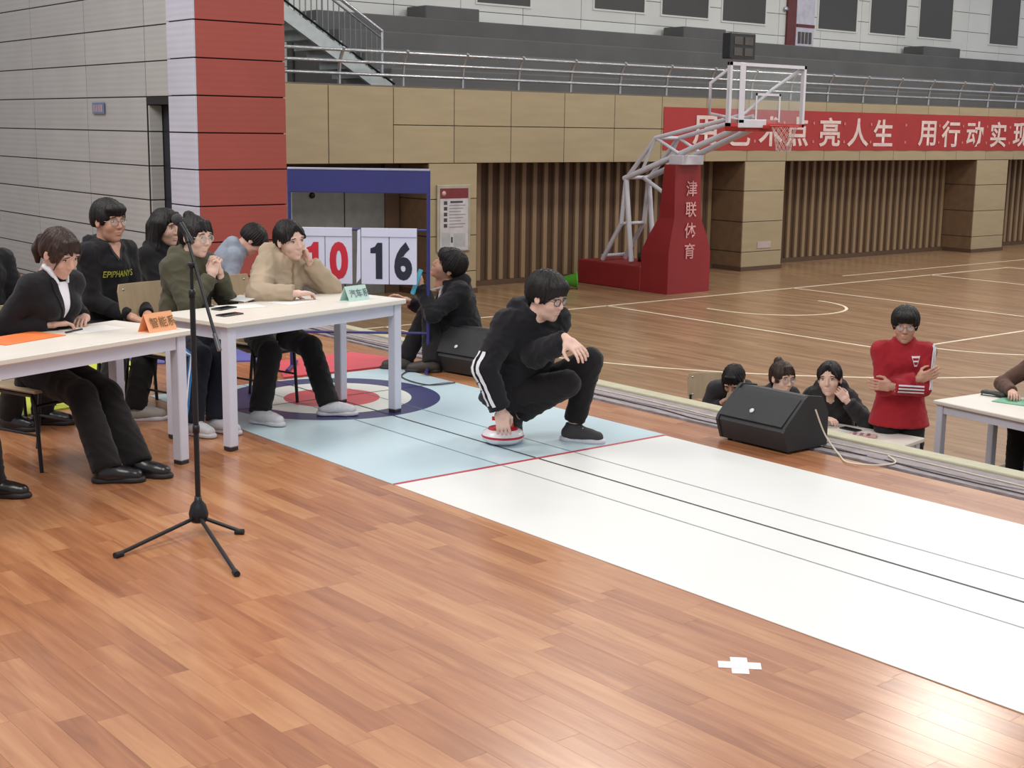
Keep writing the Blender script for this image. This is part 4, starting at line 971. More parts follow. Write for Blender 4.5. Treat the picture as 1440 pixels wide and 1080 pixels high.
def person(label, P, f, h=1.70, fem=False, lean=0, side=0, twist=0, head=(0, 0, 0), hands=None, feet=None, top=None, legs=None, shoes=None, hair='short', hairm=None,
           skin=(0, (206, 164, 142)), glasses=False, vox=1.0, hs=1.0, seed=1, group=None, mouth=1.0, neckf=0.0):
    s = h / 1.70; f = nrm(A_(f[0], f[1], 0)); l = A_(-f[1], f[0], 0); u = A_(0, 0, 1); P = np.asarray(P, float)
    tn = lambda d: math.tan(math.radians(d))
    s1 = nrm(u + f * tn(lean * .55) + l * tn(side * .55)); s2 = nrm(u + f * tn(lean) + l * tn(side))
    waist = P + s1 * .19 * s; chest = waist + s2 * .20 * s; nb = chest + s2 * .145 * s
    ca, sa = math.cos(math.radians(twist)), math.sin(math.radians(twist)); lat = l * ca - f * sa; lat = nrm(lat - s2 * lat.dot(s2)); fw_ = nrm(np.cross(lat, s2))
    sw = (.140 if fem else .164) * s; sh = {k: chest + s2 * .070 * s + lat * sw * q for k, q in (('L', 1), ('R', -1))}
    # head frame
    hy, hp_, hr = (math.radians(v) for v in head)
    hf = f * math.cos(hy) + l * math.sin(hy); hl = -f * math.sin(hy) + l * math.cos(hy)
    hF = hf * math.cos(hp_) + u * math.sin(hp_); hU = u * math.cos(hp_) - hf * math.sin(hp_)
    hL = hl * math.cos(hr) + hU * math.sin(hr); hU = hU * math.cos(hr) - hl * math.sin(hr)
    HR = np.array([hF, hL, hU])                                         # rows
    hsz = s ** .5 * hs * (.97 if fem else 1.0)
    nd = nrm(s2 * .7 + hU * .5 + hF * neckf); Hc = nb + nd * .125 * s + hF * .022
    toW = lambda v: (np.asarray(v) * hsz) @ HR + Hc
    b = dict(nb=nb, Hc=Hc, chest=chest, waist=waist, s2=s2, fw=fw_, lat=lat, s=s, toW=toW, HR=HR)
    hip = {k: P + l * .088 * s * q - u * .02 for k, q in (('L', 1), ('R', -1))}
    # limbs
    arm = {}
    for k, q in (('L', 1), ('R', -1)):
        hd = dict((hands or {}).get(k) or dict(t=sh[k] - u * .5 + f * .05))
        if 'face' in hd: hd['t'] = toW(hd['face']) - nrm(hd['dir']) * .115 * s
        e, w = ik(sh[k], hd['t'], .285 * s, .255 * s, hd.get('pole', -f * .5 - u + l * q * .6), label[:30] + ' arm ' + k); arm[k] = (e, w, hd)
    leg = {}
    for k, q in (('L', 1), ('R', -1)):
        ft = (feet or {}).get(k) or dict(t=hip[k] + f * .4 - u * .42)
        kn, an = ik(hip[k], ft['t'], .425 * s, .415 * s, ft.get('pole', f + u), label[:30] + ' leg ' + k); leg[k] = (kn, an, ft)
    b.update(arm=arm, leg=leg, sh=sh, hip=hip)
    # ---- body
    ops = [('u', 0, RC(P, waist, .098 * s, .080 * s, l, 1.3)), ('u', .04, RC(waist, chest, .080 * s, .088 * s, lat, 1.33)), ('u', .03, RC(chest, chest + s2 * .07 * s, .086 * s, .060 * s, lat, 1.4)), ('u', .03, RC(sh['L'], sh['R'], .043 * s, .043 * s)), ('u', .04, RC(nb - s2 * .03, Hc - hU * .085 * hsz - hF * .02, .055 * s * (.88 if fem else 1), .052 * hsz * (.88 if fem else 1)))]
    for k in 'LR':
        e, w, hd = arm[k]; ops += [('u', .02, RC(sh[k], e, .043 * s, .036 * s)), ('u', .015, RC(e, w, .036 * s, .026 * s, None))]
        kn, an, ft = leg[k]; ops += [('u', .03, RC(hip[k], kn, .070 * s, .050 * s)), ('u', .02, RC(kn, an, .050 * s, .035 * s))]
        fd = nrm(ft.get('dir', f)); fu = nrm(ft.get('up', u) - fd * fd.dot(ft.get('up', u))) if abs(fd.dot(u)) < .98 else f
        ops.append(('u', .02, RC(an - fu * .04 - fd * .02, an - fu * .055 + fd * .13, .034, .026)))
    vs, qs = sdf_mesh(ops, .012 * vox); parts = [(vs, qs)]
    hv, hq = HEADS[fem]; parts.append((toW(hv), hq))
    for k, q in (('L', 1), ('R', -1)):
        e, w, hd = arm[k]
        d = nrm(hd.get('dir', w - e)); bk_ = np.asarray(hd.get('back', u), float); bk_ = nrm(bk_ - d * bk_.dot(d)); th = nrm(np.cross(bk_, d)) * 1.0
        # thumb side: for the left hand with its back up the thumb is to the right of the fingers
        ty = np.cross(d, bk_) if q > 0 else -np.cross(d, bk_)
        v_, q_ = hand_mesh(hd.get('curl', .35), hd.get('spread', .5), hd.get('thumb', .4)); z = s * (.93 if fem else 1.0)
        Hm = np.array([d, ty, bk_]); parts.append(((v_ * z) @ Hm + w + d * .012, q_ if np.linalg.det(Hm) > 0 else q_[:, ::-1]))
    off = 0; VV, QQ = [], []
    for v_, q_ in parts: VV.append(v_); QQ.append(q_ + off); off += len(v_)
    body = link('person', np_mesh('person', np.concatenate(VV), np.concatenate(QQ), skin_mat(*skin)), None); tag(body, label, 'person', group)
    # ---- face
    for q in (1, -1):
        ex = face_x(fem, q * .033, .011)
        for nm, rr, m_, dx, dz in (('eye_white', (.006, .0135, .0056), M_sclera, -.0035, 0), ('iris', (.0045, .0058, .0054), M_eye, -.0008, 0)):
            ev, eq = EYE[nm](rr); link(nm, np_mesh(nm, toW(ev + A_(ex + dx, q * .033, .0105 + dz)), eq, m_), None, body)
        lid = MB().tube([toW((ex - .0005 - abs(t) * .0045, q * .033 + t * .0155, .0165 - t * t * .0035)) for t in np.linspace(-1, 1, 7)], [.001, .002, .0024, .0026, .0026, .0022, .001], 6).build('eyelash_line', M_eye, body)
        bx = face_x(fem, q * .033, .034)
        MB().tube([toW((bx + .001 - abs(t) * .006, q * .034 + t * .019, .0345 + .003 * (1 - t * t))) for t in np.linspace(-1, 1, 7)], [.0015, .003, .0034, .0036, .0034, .003, .0015], 6).build('eyebrow', M_brow, body)
    lx = face_x(fem, 0, -.053)
    for z_, w_ in ((-.0545, .021), (-.0652, .017)):
        MB().tube([toW((lx - .0052 - t * t * .010 + (0 if z_ > -.06 else -.0015), t * w_, z_ - t * t * .0015 * (1 if z_ > -.06 else -2))) for t in np.linspace(-1, 1, 9)], [.001, .0028, .0036, .004, .0038, .004, .0036, .0028, .001], 8).build('lip', mat('lip_%d' % (1 if fem else 0), (188, 98, 92) if fem else (176, 112, 100), .4), body)
    if hair:
        hv, hq = hair_mesh(hair, seed); ho_ = link('hair', np_mesh('hair', toW(hv), hq, hairm or M_hair), None, body)
    if glasses:
        m_ = mat('spectacle_' + glasses, {'thin': (150, 140, 130), 'dark': (30, 28, 30), 'clear': (206, 196, 184)}[glasses], .3, .4 if glasses == 'thin' else 0)
        gx = .104; g = MB(); R_ = .022
        for q in (1, -1):
            g.tube([toW((gx - .004 * abs(math.cos(a)) - .010 * (1 + q * math.cos(a) * 1) * .4, q * .034 + R_ * 1.1 * math.cos(a), .006 + R_ * .92 * math.sin(a))) for a in np.linspace(0, 2 * math.pi, 20, endpoint=False)], .0019 if glasses != 'dark' else .0024, 6, closed=True)
            g.tube([toW(p) for p in ((gx - .010, q * .057, .010), (gx - .03, q * .076, .010), (.02, q * .082, .008), (-.012, q * .083, .002))], .0018, 6)
        g.tube([toW(p) for p in ((gx - .004, .011, .012), (gx + .004, 0, .014), (gx - .004, -.011, .012))], .0018, 6)
        gl = g.build('glasses', m_, body)
        for q in (1, -1):
            MB().add([toW((gx - .006, q * .034 + R_ * 1.08 * math.cos(a), .006 + R_ * .9 * math.sin(a))) for a in np.linspace(0, 2 * math.pi, 16, endpoint=False)] + [toW((gx - .0075, q * .034 + R_ * 1.08 * math.cos(a), .006 + R_ * .9 * math.sin(a))) for a in np.linspace(0, 2 * math.pi, 16, endpoint=False)],
                     [tuple(range(16)), tuple(range(31, 15, -1))] + [(i, (i + 1) % 16, 16 + (i + 1) % 16, 16 + i) for i in range(16)]).build('lens', M_lens, gl)
    # ---- clothes
    if top:
        ad = top.get('add', .018); hem = top.get('hem', .06); wd = 1.36
        o = [('u', 0, RC(waist, P - s1 * hem * s, .088 * s + ad * .8, .112 * s + ad * .9 + top.get('hemr', 0), l, wd, cut=True)), ('u', .05, RC(waist, chest, .090 * s + ad * .8, .098 * s + ad * .8, lat, 1.36)), ('u', .04, RC(chest, chest + s2 * .075 * s, .096 * s + ad * .8, .062 * s + ad * .5, lat, 1.42)), ('u', .04, RC(sh['L'], sh['R'], .048 * s + ad * .4, .048 * s + ad * .4))]
        if fem: 
            for q in (1, -1): o.append(('u', .05, EL(chest - s2 * .03 * s + fw_ * (.085 * s + ad * .5) + lat * q * .07 * s, (.046, .050, .050))))
        for k in 'LR':
            e, w, hd = arm[k]; wc = e + (w - e) * top.get('cuff', .95)
            o += [('u', .035, RC(sh[k], e, .050 * s + ad * .5, .042 * s + ad * .5)), ('u', .015, RC(e, wc, .043 * s + ad * .5, .032 * s + ad * top.get('cuffadd', .4), cut=True))]
        for k in 'LR': o.append(('u', .045, RC(nb - s2 * .045 * s, sh[k] + s2 * .004, .044 * s + ad * .3, .046 * s + ad * .3)))
        if top.get('collar', 1):
            o.append(('u', .02, RC(nb - s2 * .045 * s, nb + nd * .035 * s, .070 * s + ad * .3, .066 * s + ad * .2, lat, 1.08, cut=True)))
            o.append(('s', .006, RC(nb - s2 * .01 * s, nb + nd * .1 * s, .056 * s, .062 * s)))
        if top.get('hood'):
            hb_ = nb - fw_ * .075 * s - s2 * .01 * s; z_ = top['hood']
            o += [('u', .03, RC(hb_ + lat * .075 * s, hb_ - lat * .075 * s, .045 * s * z_, .045 * s * z_)), ('u', .03, RC(hb_ - s2 * .02, hb_ - fw_ * .03 - s2 * .10 * s, .07 * s * z_, .035 * s, lat, 1.3))]
            for q in (1, -1): o.append(('u', .03, RC(hb_ + lat * q * .075 * s, nb + lat * q * .058 * s + fw_ * .055 * s - s2 * .03 * s, .040 * s * z_, .024 * s)))
        vs, qs = sdf_mesh(o, .0095 * vox); vs = folds(vs, qs, top.get('fold', .006), seed, top.get('fscale', 1)); tp = link(top.get('name', 'jacket'), np_mesh('jacket', vs, qs, top['m']), None, body); b['top'] = tp
        b['bvh'] = BVHTree.FromPolygons([tuple(v) for v in vs], [tuple(q) for q in qs.tolist()])
    if legs:
        ad = legs.get('add', .014); o = [('u', 0, RC(P + s1 * .08 * s, P - s1 * .01, .094 * s + ad * .5, .100 * s + ad * .5, l, 1.3))]
        for k in 'LR':
            kn, an, ft = leg[k]; ae = kn + (an - kn) * legs.get('cuff', 1.04)
            o += [('u', .035, RC(hip[k], kn, .076 * s + ad * .8, .056 * s + ad * .8)), ('u', .02, RC(kn, ae, .056 * s + ad * .8, .042 * s + ad * legs.get('flare', 1.2), cut=True))]
        vs, qs = sdf_mesh(o, .0095 * vox); vs = folds(vs, qs, legs.get('fold', .006), seed + 5); b['trousers'] = link('trousers', np_mesh('trousers', vs, qs, legs['m']), None, body)
        b['lbvh'] = BVHTree.FromPolygons([tuple(v) for v in vs], [tuple(q) for q in qs.tolist()])
    if shoes:
        for k in 'LR':
            kn, an, ft = leg[k]; fd = nrm(ft.get('dir', f)); up = np.asarray(ft.get('up', u), float); fu = nrm(up - fd * fd.dot(up)); fl = np.cross(fu, fd); z = s
            ax = np.array([fd, fl, fu]); c = an - fu * .085 * z
            hi_ = shoes.get('high', 0)
            o = [('u', 0, RC(c - fd * .03 * z + fu * .045 * z, c + fd * .15 * z + fu * .034 * z, .042 * z, .036 * z, fl, 1.08)), ('u', .03, RC(c + fu * .05 * z, an + fu * (.005 + hi_) * z, .043 * z, .044 * z, None, 1, cut=True)), ('u', .03, RC(c + fd * .04 * z + fu * .06 * z, c + fd * .10 * z + fu * .045 * z, .034 * z, .032 * z, fl, 1.1)), ('s', .004, BX(c - fu * .08, (.4, .3, .098 * 1.0), ax))]
            vs, qs = sdf_mesh(o, .007 * vox); sh_ = link('shoe', np_mesh('shoe', vs, qs, shoes['m']), None, body)
            o = [('u', 0, EL(c - fd * .035 * z + fu * .012 * z, (.048 * z, .044 * z, .03), ax)), ('u', .03, EL(c + fd * .13 * z + fu * .012 * z, (.072 * z, .048 * z, .03), ax)), ('u', .02, BX(c + fd * .05 * z + fu * .012, (.085 * z, .038 * z, .03), ax, .02)), ('s', .003, BX(c - fu * .10, (.4, .3, .10), ax)), ('s', .004, BX(c + fu * (.030 + .10), (.4, .3, .10), ax))]
            vs, qs = sdf_mesh(o, .007 * vox); link('sole', np_mesh('sole', vs, qs, shoes.get('sole', shoes['m'])), None, sh_)
            if shoes.get('lace'):
                for q in range(4):
                    p = c + fd * (.045 + .022 * q) * z + fu * (.094 - .010 * q) * z; MB().tube([p + fl * .026, p + fu * .006, p - fl * .026], .003, 5).build('lace', shoes['lace'], sh_)
    b['obj'] = body
    J = lambda p: '(%d,%d)' % tuple(pr(p)[:2])
    print('POSE', label[:34], 'head', J(Hc), 'top', J(toW((0,0,.125))), 'shL', J(sh['L']), 'shR', J(sh['R']), 'handL', J(arm['L'][1]), 'handR', J(arm['R'][1]), 'knL', J(leg['L'][0]), 'knR', J(leg['R'][0]), 'anL', J(leg['L'][1]), 'anR', J(leg['R'][1]))
    return b

def _eye(rr):
    return sdf_mesh([('u', 0, EL((0, 0, 0), rr))], .0022)
_ec = {}
def _eyef(rr):
    if rr not in _ec: _ec[rr] = _eye(rr)
    return _ec[rr]
EYE = {'eye_white': _eyef, 'iris': _eyef}

# ---- flat things stitched or printed on cloth, laid on its surface
def on_cloth(bvh, p, d, off=.003, reach=.35):
    h = bvh.ray_cast(Vector(p - d * reach), Vector(d), reach * 2.2)
    return np.array(h[0]) - d * off if h[0] is not None else np.asarray(p)
def patch(bvh, c00, c10, c11, c01, d, n, m, name, material, parent, off=.003):
    d = nrm(d); vs = []; fs = []
    for i in range(n + 1):
        for j in range(m + 1):
            a, b_ = i / n, j / m; p = (np.asarray(c00) * (1 - a) + np.asarray(c10) * a) * (1 - b_) + (np.asarray(c01) * (1 - a) + np.asarray(c11) * a) * b_
            vs.append(on_cloth(bvh, p, d, off))
    for i in range(n):
        for j in range(m): k = i * (m + 1) + j; fs.append((k, k + m + 1, k + m + 2, k + 1))
    N = len(vs); vs += [v + d * (off * .8) for v in vs]; fs += [tuple(q + N for q in f[::-1]) for f in fs]
    mb = MB(); mb.add(vs, fs, True)
    me = bpy.data.meshes.new(name); me.from_pydata([tuple(v) for v in vs], [], fs); me.polygons.foreach_set('use_smooth', [True] * len(fs)); return link(name, me, material, parent)
def stripe(bvh, path, dirs, w, name, material, parent, off=.004):
    """ribbon of width w along a path, pressed onto the cloth along dirs"""
    vs = []; n = len(path); path = [np.asarray(p, float) for p in path]
    for i, p in enumerate(path):
        t = nrm(path[min(i + 1, n - 1)] - path[max(i - 1, 0)]); d = nrm(dirs[i] if isinstance(dirs, list) else dirs); sd = nrm(np.cross(t, d)) * w / 2
        for q in (p + sd, p, p - sd): vs.append(on_cloth(bvh, q, d, off, .12))
    fs = []
    for i in range(n - 1):
        for j in (0, 1): k = i * 3 + j; fs.append((k, k + 1, k + 4, k + 3))
    me = bpy.data.meshes.new(name); me.from_pydata([tuple(v) for v in vs], [], fs); me.polygons.foreach_set('use_smooth', [True] * len(fs)); return link(name, me, material, parent)
def print_text(bvh, body, O, ex, ey, d, size, m, parent, sx=1.0, off=.004):
    me = text_mesh(body, size, .0006, sx); ex, ey, d = nrm(ex), nrm(ey), nrm(d)
    bm = bmesh.new(); bm.from_mesh(me); bmesh.ops.subdivide_edges(bm, edges=[e for e in bm.edges if e.calc_length() > .012], cuts=2); bm.to_mesh(me); bm.free()
    for v in me.vertices: v.co = Vector(on_cloth(bvh, np.asarray(O) + ex * v.co.x + ey * v.co.y, d, off))
    return link('printed_lettering', me, m, parent)
# ================================================================== PEOPLE
def cloth(name, rgb, bump=.25, bs=260, rough=.88, var=.10, sheen=.1, vs=5): return mat(name, rgb, rough, var=var, vscale=vs, bump=bump, bscale=bs, sheen=sheen, spec=.25)
C_suit = cloth('cloth_suit_black', (27, 26, 30)); C_black = cloth('cloth_black', (25, 24, 28)); C_navy = cloth('cloth_navy', (26, 27, 40))
C_trou = cloth('cloth_trouser_black', (27, 24, 26)); C_olive = cloth('cloth_olive', (78, 76, 60)); C_beige = cloth('cloth_beige', (172, 154, 132), .2)
C_grey = cloth('cloth_grey', (136, 144, 158)); C_red = cloth('cloth_red', (158, 34, 44)); C_brown = cloth('cloth_brown', (92, 68, 58)); C_white = cloth('cloth_white', (222, 222, 228)); C_char = cloth('cloth_charcoal', (52, 50, 54))
C_track = cloth('cloth_track_navy', (28, 30, 42)); C_blue = cloth('cloth_stripe_blue', (58, 116, 176))
S_white = mat('shoe_white', (204, 204, 208), .5, var=.08, vscale=20, bump=.2, bscale=80); S_black = mat('shoe_black', (30, 28, 30), .25); S_soleb = mat('sole_black', (34, 32, 36), .6); S_sole = mat('sole_white', (206, 206, 212), .5); S_can = mat('shoe_canvas', (58, 56, 58), .8, bump=.3, bscale=300)
FL, FR_ = -v_l, -v_r
def G(px, py, z): return un(px, py, z=z)
def foot(px, py, d, z=.0, up=None): p = un(px, py, z=z + .085); return dict(t=p, dir=nrm(A_(d[0], d[1], 0)))
PAL = (0, (204, 164, 146)); WARM = (1, (194, 148, 126)); FAIR = (2, (216, 180, 164))

# ---- woman in the black suit at the left desk
Pw = A_(2.72, 7.36, .54)
make_chair((Pw[0] - .03, Pw[1] + .03, 0), FL, 'plywood chair under the woman in the black suit')
hL, hR = G(121, 450, .785), G(92, 455, .785)
b = person('woman in a black suit and white shirt leaning over the left desk', Pw, FL, 1.68, True, lean=13, head=(2, -30, 4), hs=1.07,
    hands={'L': dict(t=hL + v_l * .07 + u_l * .05, dir=-v_l * .6 - u_l * .8, back=A_(0, 0, 1), curl=.55, thumb=.6), 'R': dict(t=hR + v_l * .05 - u_l * .07, dir=u_l * .9 - v_l * .45, back=A_(0, 0, 1), curl=.55, thumb=.6)},
    feet={'L': dict(t=G(193, 648, .085), dir=A_(.55, -.6, 0)), 'R': dict(t=G(150, 656, .085), dir=A_(.75, -.45, 0))},
    top=dict(m=C_suit, add=.020, hem=.10, collar=0, fold=.004, name='suit_jacket'), legs=dict(m=C_trou, add=.024, flare=1.4), shoes=dict(m=S_black, sole=S_soleb), hair='tied', hairm=M_hairb, skin=PAL, seed=3)
def shirt_front(b, wid=.040, depth=.22):
    c, s2, fw, lt = b['nb'], b['s2'], b['fw'], b['lat']; N = c + fw * .05
    patch(b['bvh'], N + lt * wid - s2 * .03, N - lt * wid - s2 * .03, N - lt * .006 - s2 * depth, N + lt * .006 - s2 * depth, -fw, 8, 14, 'shirt_front', C_white, b['obj'], .005)
    for q in (1, -1):
        MB().tube([b['nb'] + b['s2'] * .03 + lt * q * .048 - fw * .02, b['nb'] + b['s2'] * .028 + lt * q * .056 + fw * .03, b['nb'] - b['s2'] * .035 + lt * q * .030 + fw * .085], [.016, .018, .008], 8).build('shirt_collar', C_white, b['obj'])
        a0 = N + lt * q * wid * 1.05 - s2 * .0; 
        patch(b['bvh'], a0, a0 + lt * q * .03 - s2 * .02, N + lt * q * .05 - s2 * (depth * .62), N + lt * q * .004 - s2 * (depth + .03), -fw, 6, 12, 'lapel', C_suit, b['obj'], .010)
shirt_front(b)

# ---- neighbour of the suited woman, of whom only a shoe reaches the picture
Pn = Pw - u_l * .92 + v_l * .0
person('person in black beyond the left picture edge with one black shoe showing', Pn, FL, 1.68, False, lean=8, hands={'L': dict(t=Pn - v_l * .38 + u_l * .12 + A_(0, 0, .25)), 'R': dict(t=Pn - v_l * .38 - u_l * .12 + A_(0, 0, .25))},
    feet={'L': dict(t=G(-12, 676, .085), dir=A_(.75, -.6, 0)), 'R': dict(t=G(-60, 690, .085), dir=A_(.4, -.9, 0))}, top=dict(m=C_black), legs=dict(m=C_trou, add=.02), shoes=dict(m=S_black, sole=S_soleb), vox=1.3, seed=4)
make_chair((Pn[0], Pn[1], 0), FL, 'plywood chair cut off by the left picture edge')

# ---- boy in the printed hoodie
Pe = A_(3.58, 8.56, .55)
make_chair((Pe[0] - .03, Pe[1] + .04, 0), FL, 'plywood chair under the boy in the printed hoodie')
b = person('boy with thin glasses in a black hoodie with yellow lettering', Pe, FL, 1.76, False, lean=4, head=(-4, -4, 0), hs=1.06,
    hands={'L': dict(t=Pe - v_l * .33 + u_l * .05 + A_(0, 0, .09), curl=.4, pole=v_l + u_l * .5), 'R': dict(t=Pe - v_l * .30 - u_l * .07 + A_(0, 0, .09), curl=.4, pole=v_l - u_l * .6)},
    feet={'L': dict(t=G(190, 572, .085), dir=A_(.95, -.55, 0)), 'R': dict(t=G(150, 585, .085), dir=A_(.6, -.8, 0))},
    top=dict(m=C_black, add=.026, hem=.10, collar=0, hood=.8, fold=.006, name='hoodie'), legs=dict(m=C_trou, add=.02), shoes=dict(m=mat('shoe_grey', (158, 154, 148), .6, var=.1), sole=S_sole, lace=S_white), hair='bowl', skin=WARM, glasses='thin', seed=5)
M_print = mat('print_yellow', (176, 178, 66), .7)
print_text(b['bvh'], "EPIPHANY'S", b['chest'] - b['s2'] * .045 + b['fw'] * .1 + b['lat'] * .0, b['lat'], b['s2'], -b['fw'], .058, M_print, b['obj'], .80)
for q in (1, -1): patch(b['bvh'], b['nb'] + b['fw'] * .06 + b['lat'] * q * .052 - b['s2'] * .0, b['nb'] + b['fw'] * .06 + b['lat'] * q * .066 - b['s2'] * .005, b['nb'] + b['fw'] * .09 - b['s2'] * .115 + b['lat'] * q * .012, b['nb'] + b['fw'] * .09 - b['s2'] * .10, -b['fw'], 2, 8, 'neck_band', C_char, b['obj'], .006)
patch(b['bvh'], b['nb'] + b['fw'] * .06 + b['lat'] * .05, b['nb'] + b['fw'] * .06 - b['lat'] * .05, b['nb'] + b['fw'] * .09 - b['s2'] * .10 - b['lat'] * .002, b['nb'] + b['fw'] * .09 - b['s2'] * .10 + b['lat'] * .002, -b['fw'], 6, 8, 'neckline_skin', skin_mat(*WARM), b['obj'], .004)

# ---- person cut by the left edge, second row
Ps = A_(2.80, 8.62, .54)
make_chair((Ps[0] - .03, Ps[1] + .04, 0), FL, 'plywood chair in the second row at the left picture edge')
person('person in a black jacket cut off by the left edge, behind the suited woman', Ps, FL, 1.70, False, lean=3, head=(0, -5, 0), hands={'L': dict(t=Ps - v_l * .36 + u_l * .10 + A_(0, 0, .12)), 'R': dict(t=Ps - v_l * .36 - u_l * .08 + A_(0, 0, .12))},
    feet={'L': dict(t=G(60, 578, .085), dir=A_(.8, -.6, 0)), 'R': dict(t=G(14, 584, .085), dir=A_(.5, -.8, 0))}, top=dict(m=C_black, add=.024, hem=.10), legs=dict(m=C_trou, add=.02), shoes=dict(m=S_black, sole=S_soleb), vox=1.2, seed=6)

# ---- long haired girl in the second row
Pl = A_(4.10, 8.84, .53)
make_chair((Pl[0] - .03, Pl[1] + .04, 0), FR_, 'plywood chair under the long haired girl')
b = person('girl with long loose black hair in dark clothes behind the microphone', Pl, FR_, 1.62, True, lean=5, head=(6, -6, 0), hs=1.07,
    hands={'L': dict(t=Pl - v_r * .36 + u_r * .03 + A_(0, 0, .09)), 'R': dict(t=Pl - v_r * .36 - u_r * .05 + A_(0, 0, .09))},
    feet={'L': dict(t=Pl - v_r * .42 + u_r * .09 + A_(0, 0, -.445), dir=FR_), 'R': dict(t=Pl - v_r * .46 - u_r * .10 + A_(0, 0, -.445), dir=FR_)},
    top=dict(m=C_black, add=.026, hem=.10, hood=.7), legs=dict(m=C_trou, add=.016), shoes=dict(m=S_white, sole=S_sole), hair='long', skin=PAL, seed=7)

# ---- girl in the olive jacket, hands clasped
Pg = A_(3.86, 8.02, .54)
make_chair((Pg[0] - .06, Pg[1] + .05, 0), FR_, 'plywood chair with visible screws behind the girl in olive')
hc = G(302, 372, 1.03)
hc = at(303, 368, pr(Pg - v_r * .36 + u_r * .02)[2])
b = person('girl with clear glasses in an olive jacket, hands clasped at her chin', Pg, FR_, 1.64, True, lean=13, head=(4, -8, -2), hs=1.06,
    hands={'L': dict(t=hc + u_r * .035 - A_(0, 0, .085), dir=A_(0, 0, 1) * .9 - v_r * .1 - u_r * .25, back=u_r * .8 - v_r * .5, curl=.85, thumb=.5, pole=u_r * .5 - A_(0, 0, 1)), 'R': dict(t=hc - u_r * .035 - A_(0, 0, .085), dir=A_(0, 0, 1) * .9 - v_r * .1 + u_r * .25, back=-u_r * .8 - v_r * .5, curl=.85, thumb=.5, pole=-u_r * .7 - A_(0, 0, 1))},
    feet={'L': dict(t=G(305, 588, .085), dir=A_(.35, -.95, 0)), 'R': dict(t=G(270, 592, .085), dir=A_(.3, -.95, 0))},
    top=dict(m=C_olive, add=.036, hem=.14, fold=.009, hood=.9), legs=dict(m=C_track, add=.022), shoes=dict(m=S_white, sole=S_sole, lace=S_white), hair='bun', skin=FAIR, glasses='clear', seed=8)
for k in 'LR':
    kn, an, ft = b['leg'][k]; q = 1 if k == 'L' else -1; sd = u_r * q
    if k == 'R':
        hp2 = b['hip'][k]; path = [hp2 + (kn - hp2) * t for t in np.linspace(.45, 1, 8)] + [kn + (an - kn) * t for t in np.linspace(.1, .93, 10)]
        dv = nrm(v_r * .25 + u_r * .9 - A_(0, 0, .2)); 
        stripe(b['lbvh'], [p - dv * .0 for p in path], dv, .036, 'side_stripe', C_blue, b['obj'], .004); stripe(b['lbvh'], path, dv, .010, 'side_stripe', C_white, b['obj'], .007)

# ---- girl in the beige parka, cheek on her hand
Pb = A_(4.48, 8.10, .52)
make_chair((Pb[0] - .04, Pb[1] + .05, 0), FR_, 'plywood chair behind the girl in the beige parka')
h1 = G(424, 412, .80); h2 = at(444, 366, 8.65)
b = person('girl in a beige hooded parka resting her cheek on her hand', Pb, FR_, 1.64, True, lean=24, side=5, head=(-8, -9, 8), hs=1.08,
    hands={'L': dict(face=(.055, .062, -.045), dir=A_(0, 0, 1) - u_r * .45 + v_r * .1, back=u_r * .9 - v_r * .3, curl=.75, thumb=.3, pole=u_r * .9 - A_(0, 0, 1)), 'R': dict(t=G(415, 413, .80), dir=u_r * .9 - v_r * .25, back=A_(0, 0, 1), curl=.45, thumb=.5, pole=-u_r - A_(0, 0, .6))},
    feet={'L': dict(t=G(462, 566, .09), dir=A_(.75, -.55, 0)), 'R': dict(t=G(366, 577, .09), dir=A_(.35, -.9, 0))},
    top=dict(m=C_beige, add=.048, hem=.14, hood=1.35, fold=.010, fscale=.8, cuffadd=.45), legs=dict(m=C_trou, add=.022), shoes=dict(m=S_white, sole=S_sole, lace=S_white), hair='parted', skin=FAIR, seed=9)
patch(b['bvh'], b['nb'] + b['fw'] * .08 + b['lat'] * .008, b['nb'] + b['fw'] * .08 - b['lat'] * .008, b['waist'] + b['fw'] * .1 - b['lat'] * .008, b['waist'] + b['fw'] * .1 + b['lat'] * .008, -b['fw'], 2, 20, 'zip_placket', cloth('cloth_beige_dark', (150, 126, 100)), b['obj'], .004)

# ---- bent person in grey hooded top far behind
Pk = A_(5.38, 10.75, .40)
person('person with dark hair in a grey hooded top bending over behind the parka girl', Pk, A_(.9, -.5, 0), 1.66, False, lean=44, head=(0, -50, 0),
    hands={'L': dict(t=Pk + A_(.40, -.10, -.02)), 'R': dict(t=Pk + A_(.30, -.34, -.02))}, feet={'L': dict(t=Pk + A_(.46, -.14, -.41)), 'R': dict(t=Pk + A_(.36, -.38, -.41))},
    top=dict(m=C_grey, add=.03, hem=.1, hood=1.0), legs=dict(m=C_trou), shoes=dict(m=S_white, sole=S_sole), hair='mop', vox=1.25, seed=10)
make_chair((Pk[0], Pk[1], 0), A_(.9, -.5, 0), 'plywood chair under the bending person in grey')

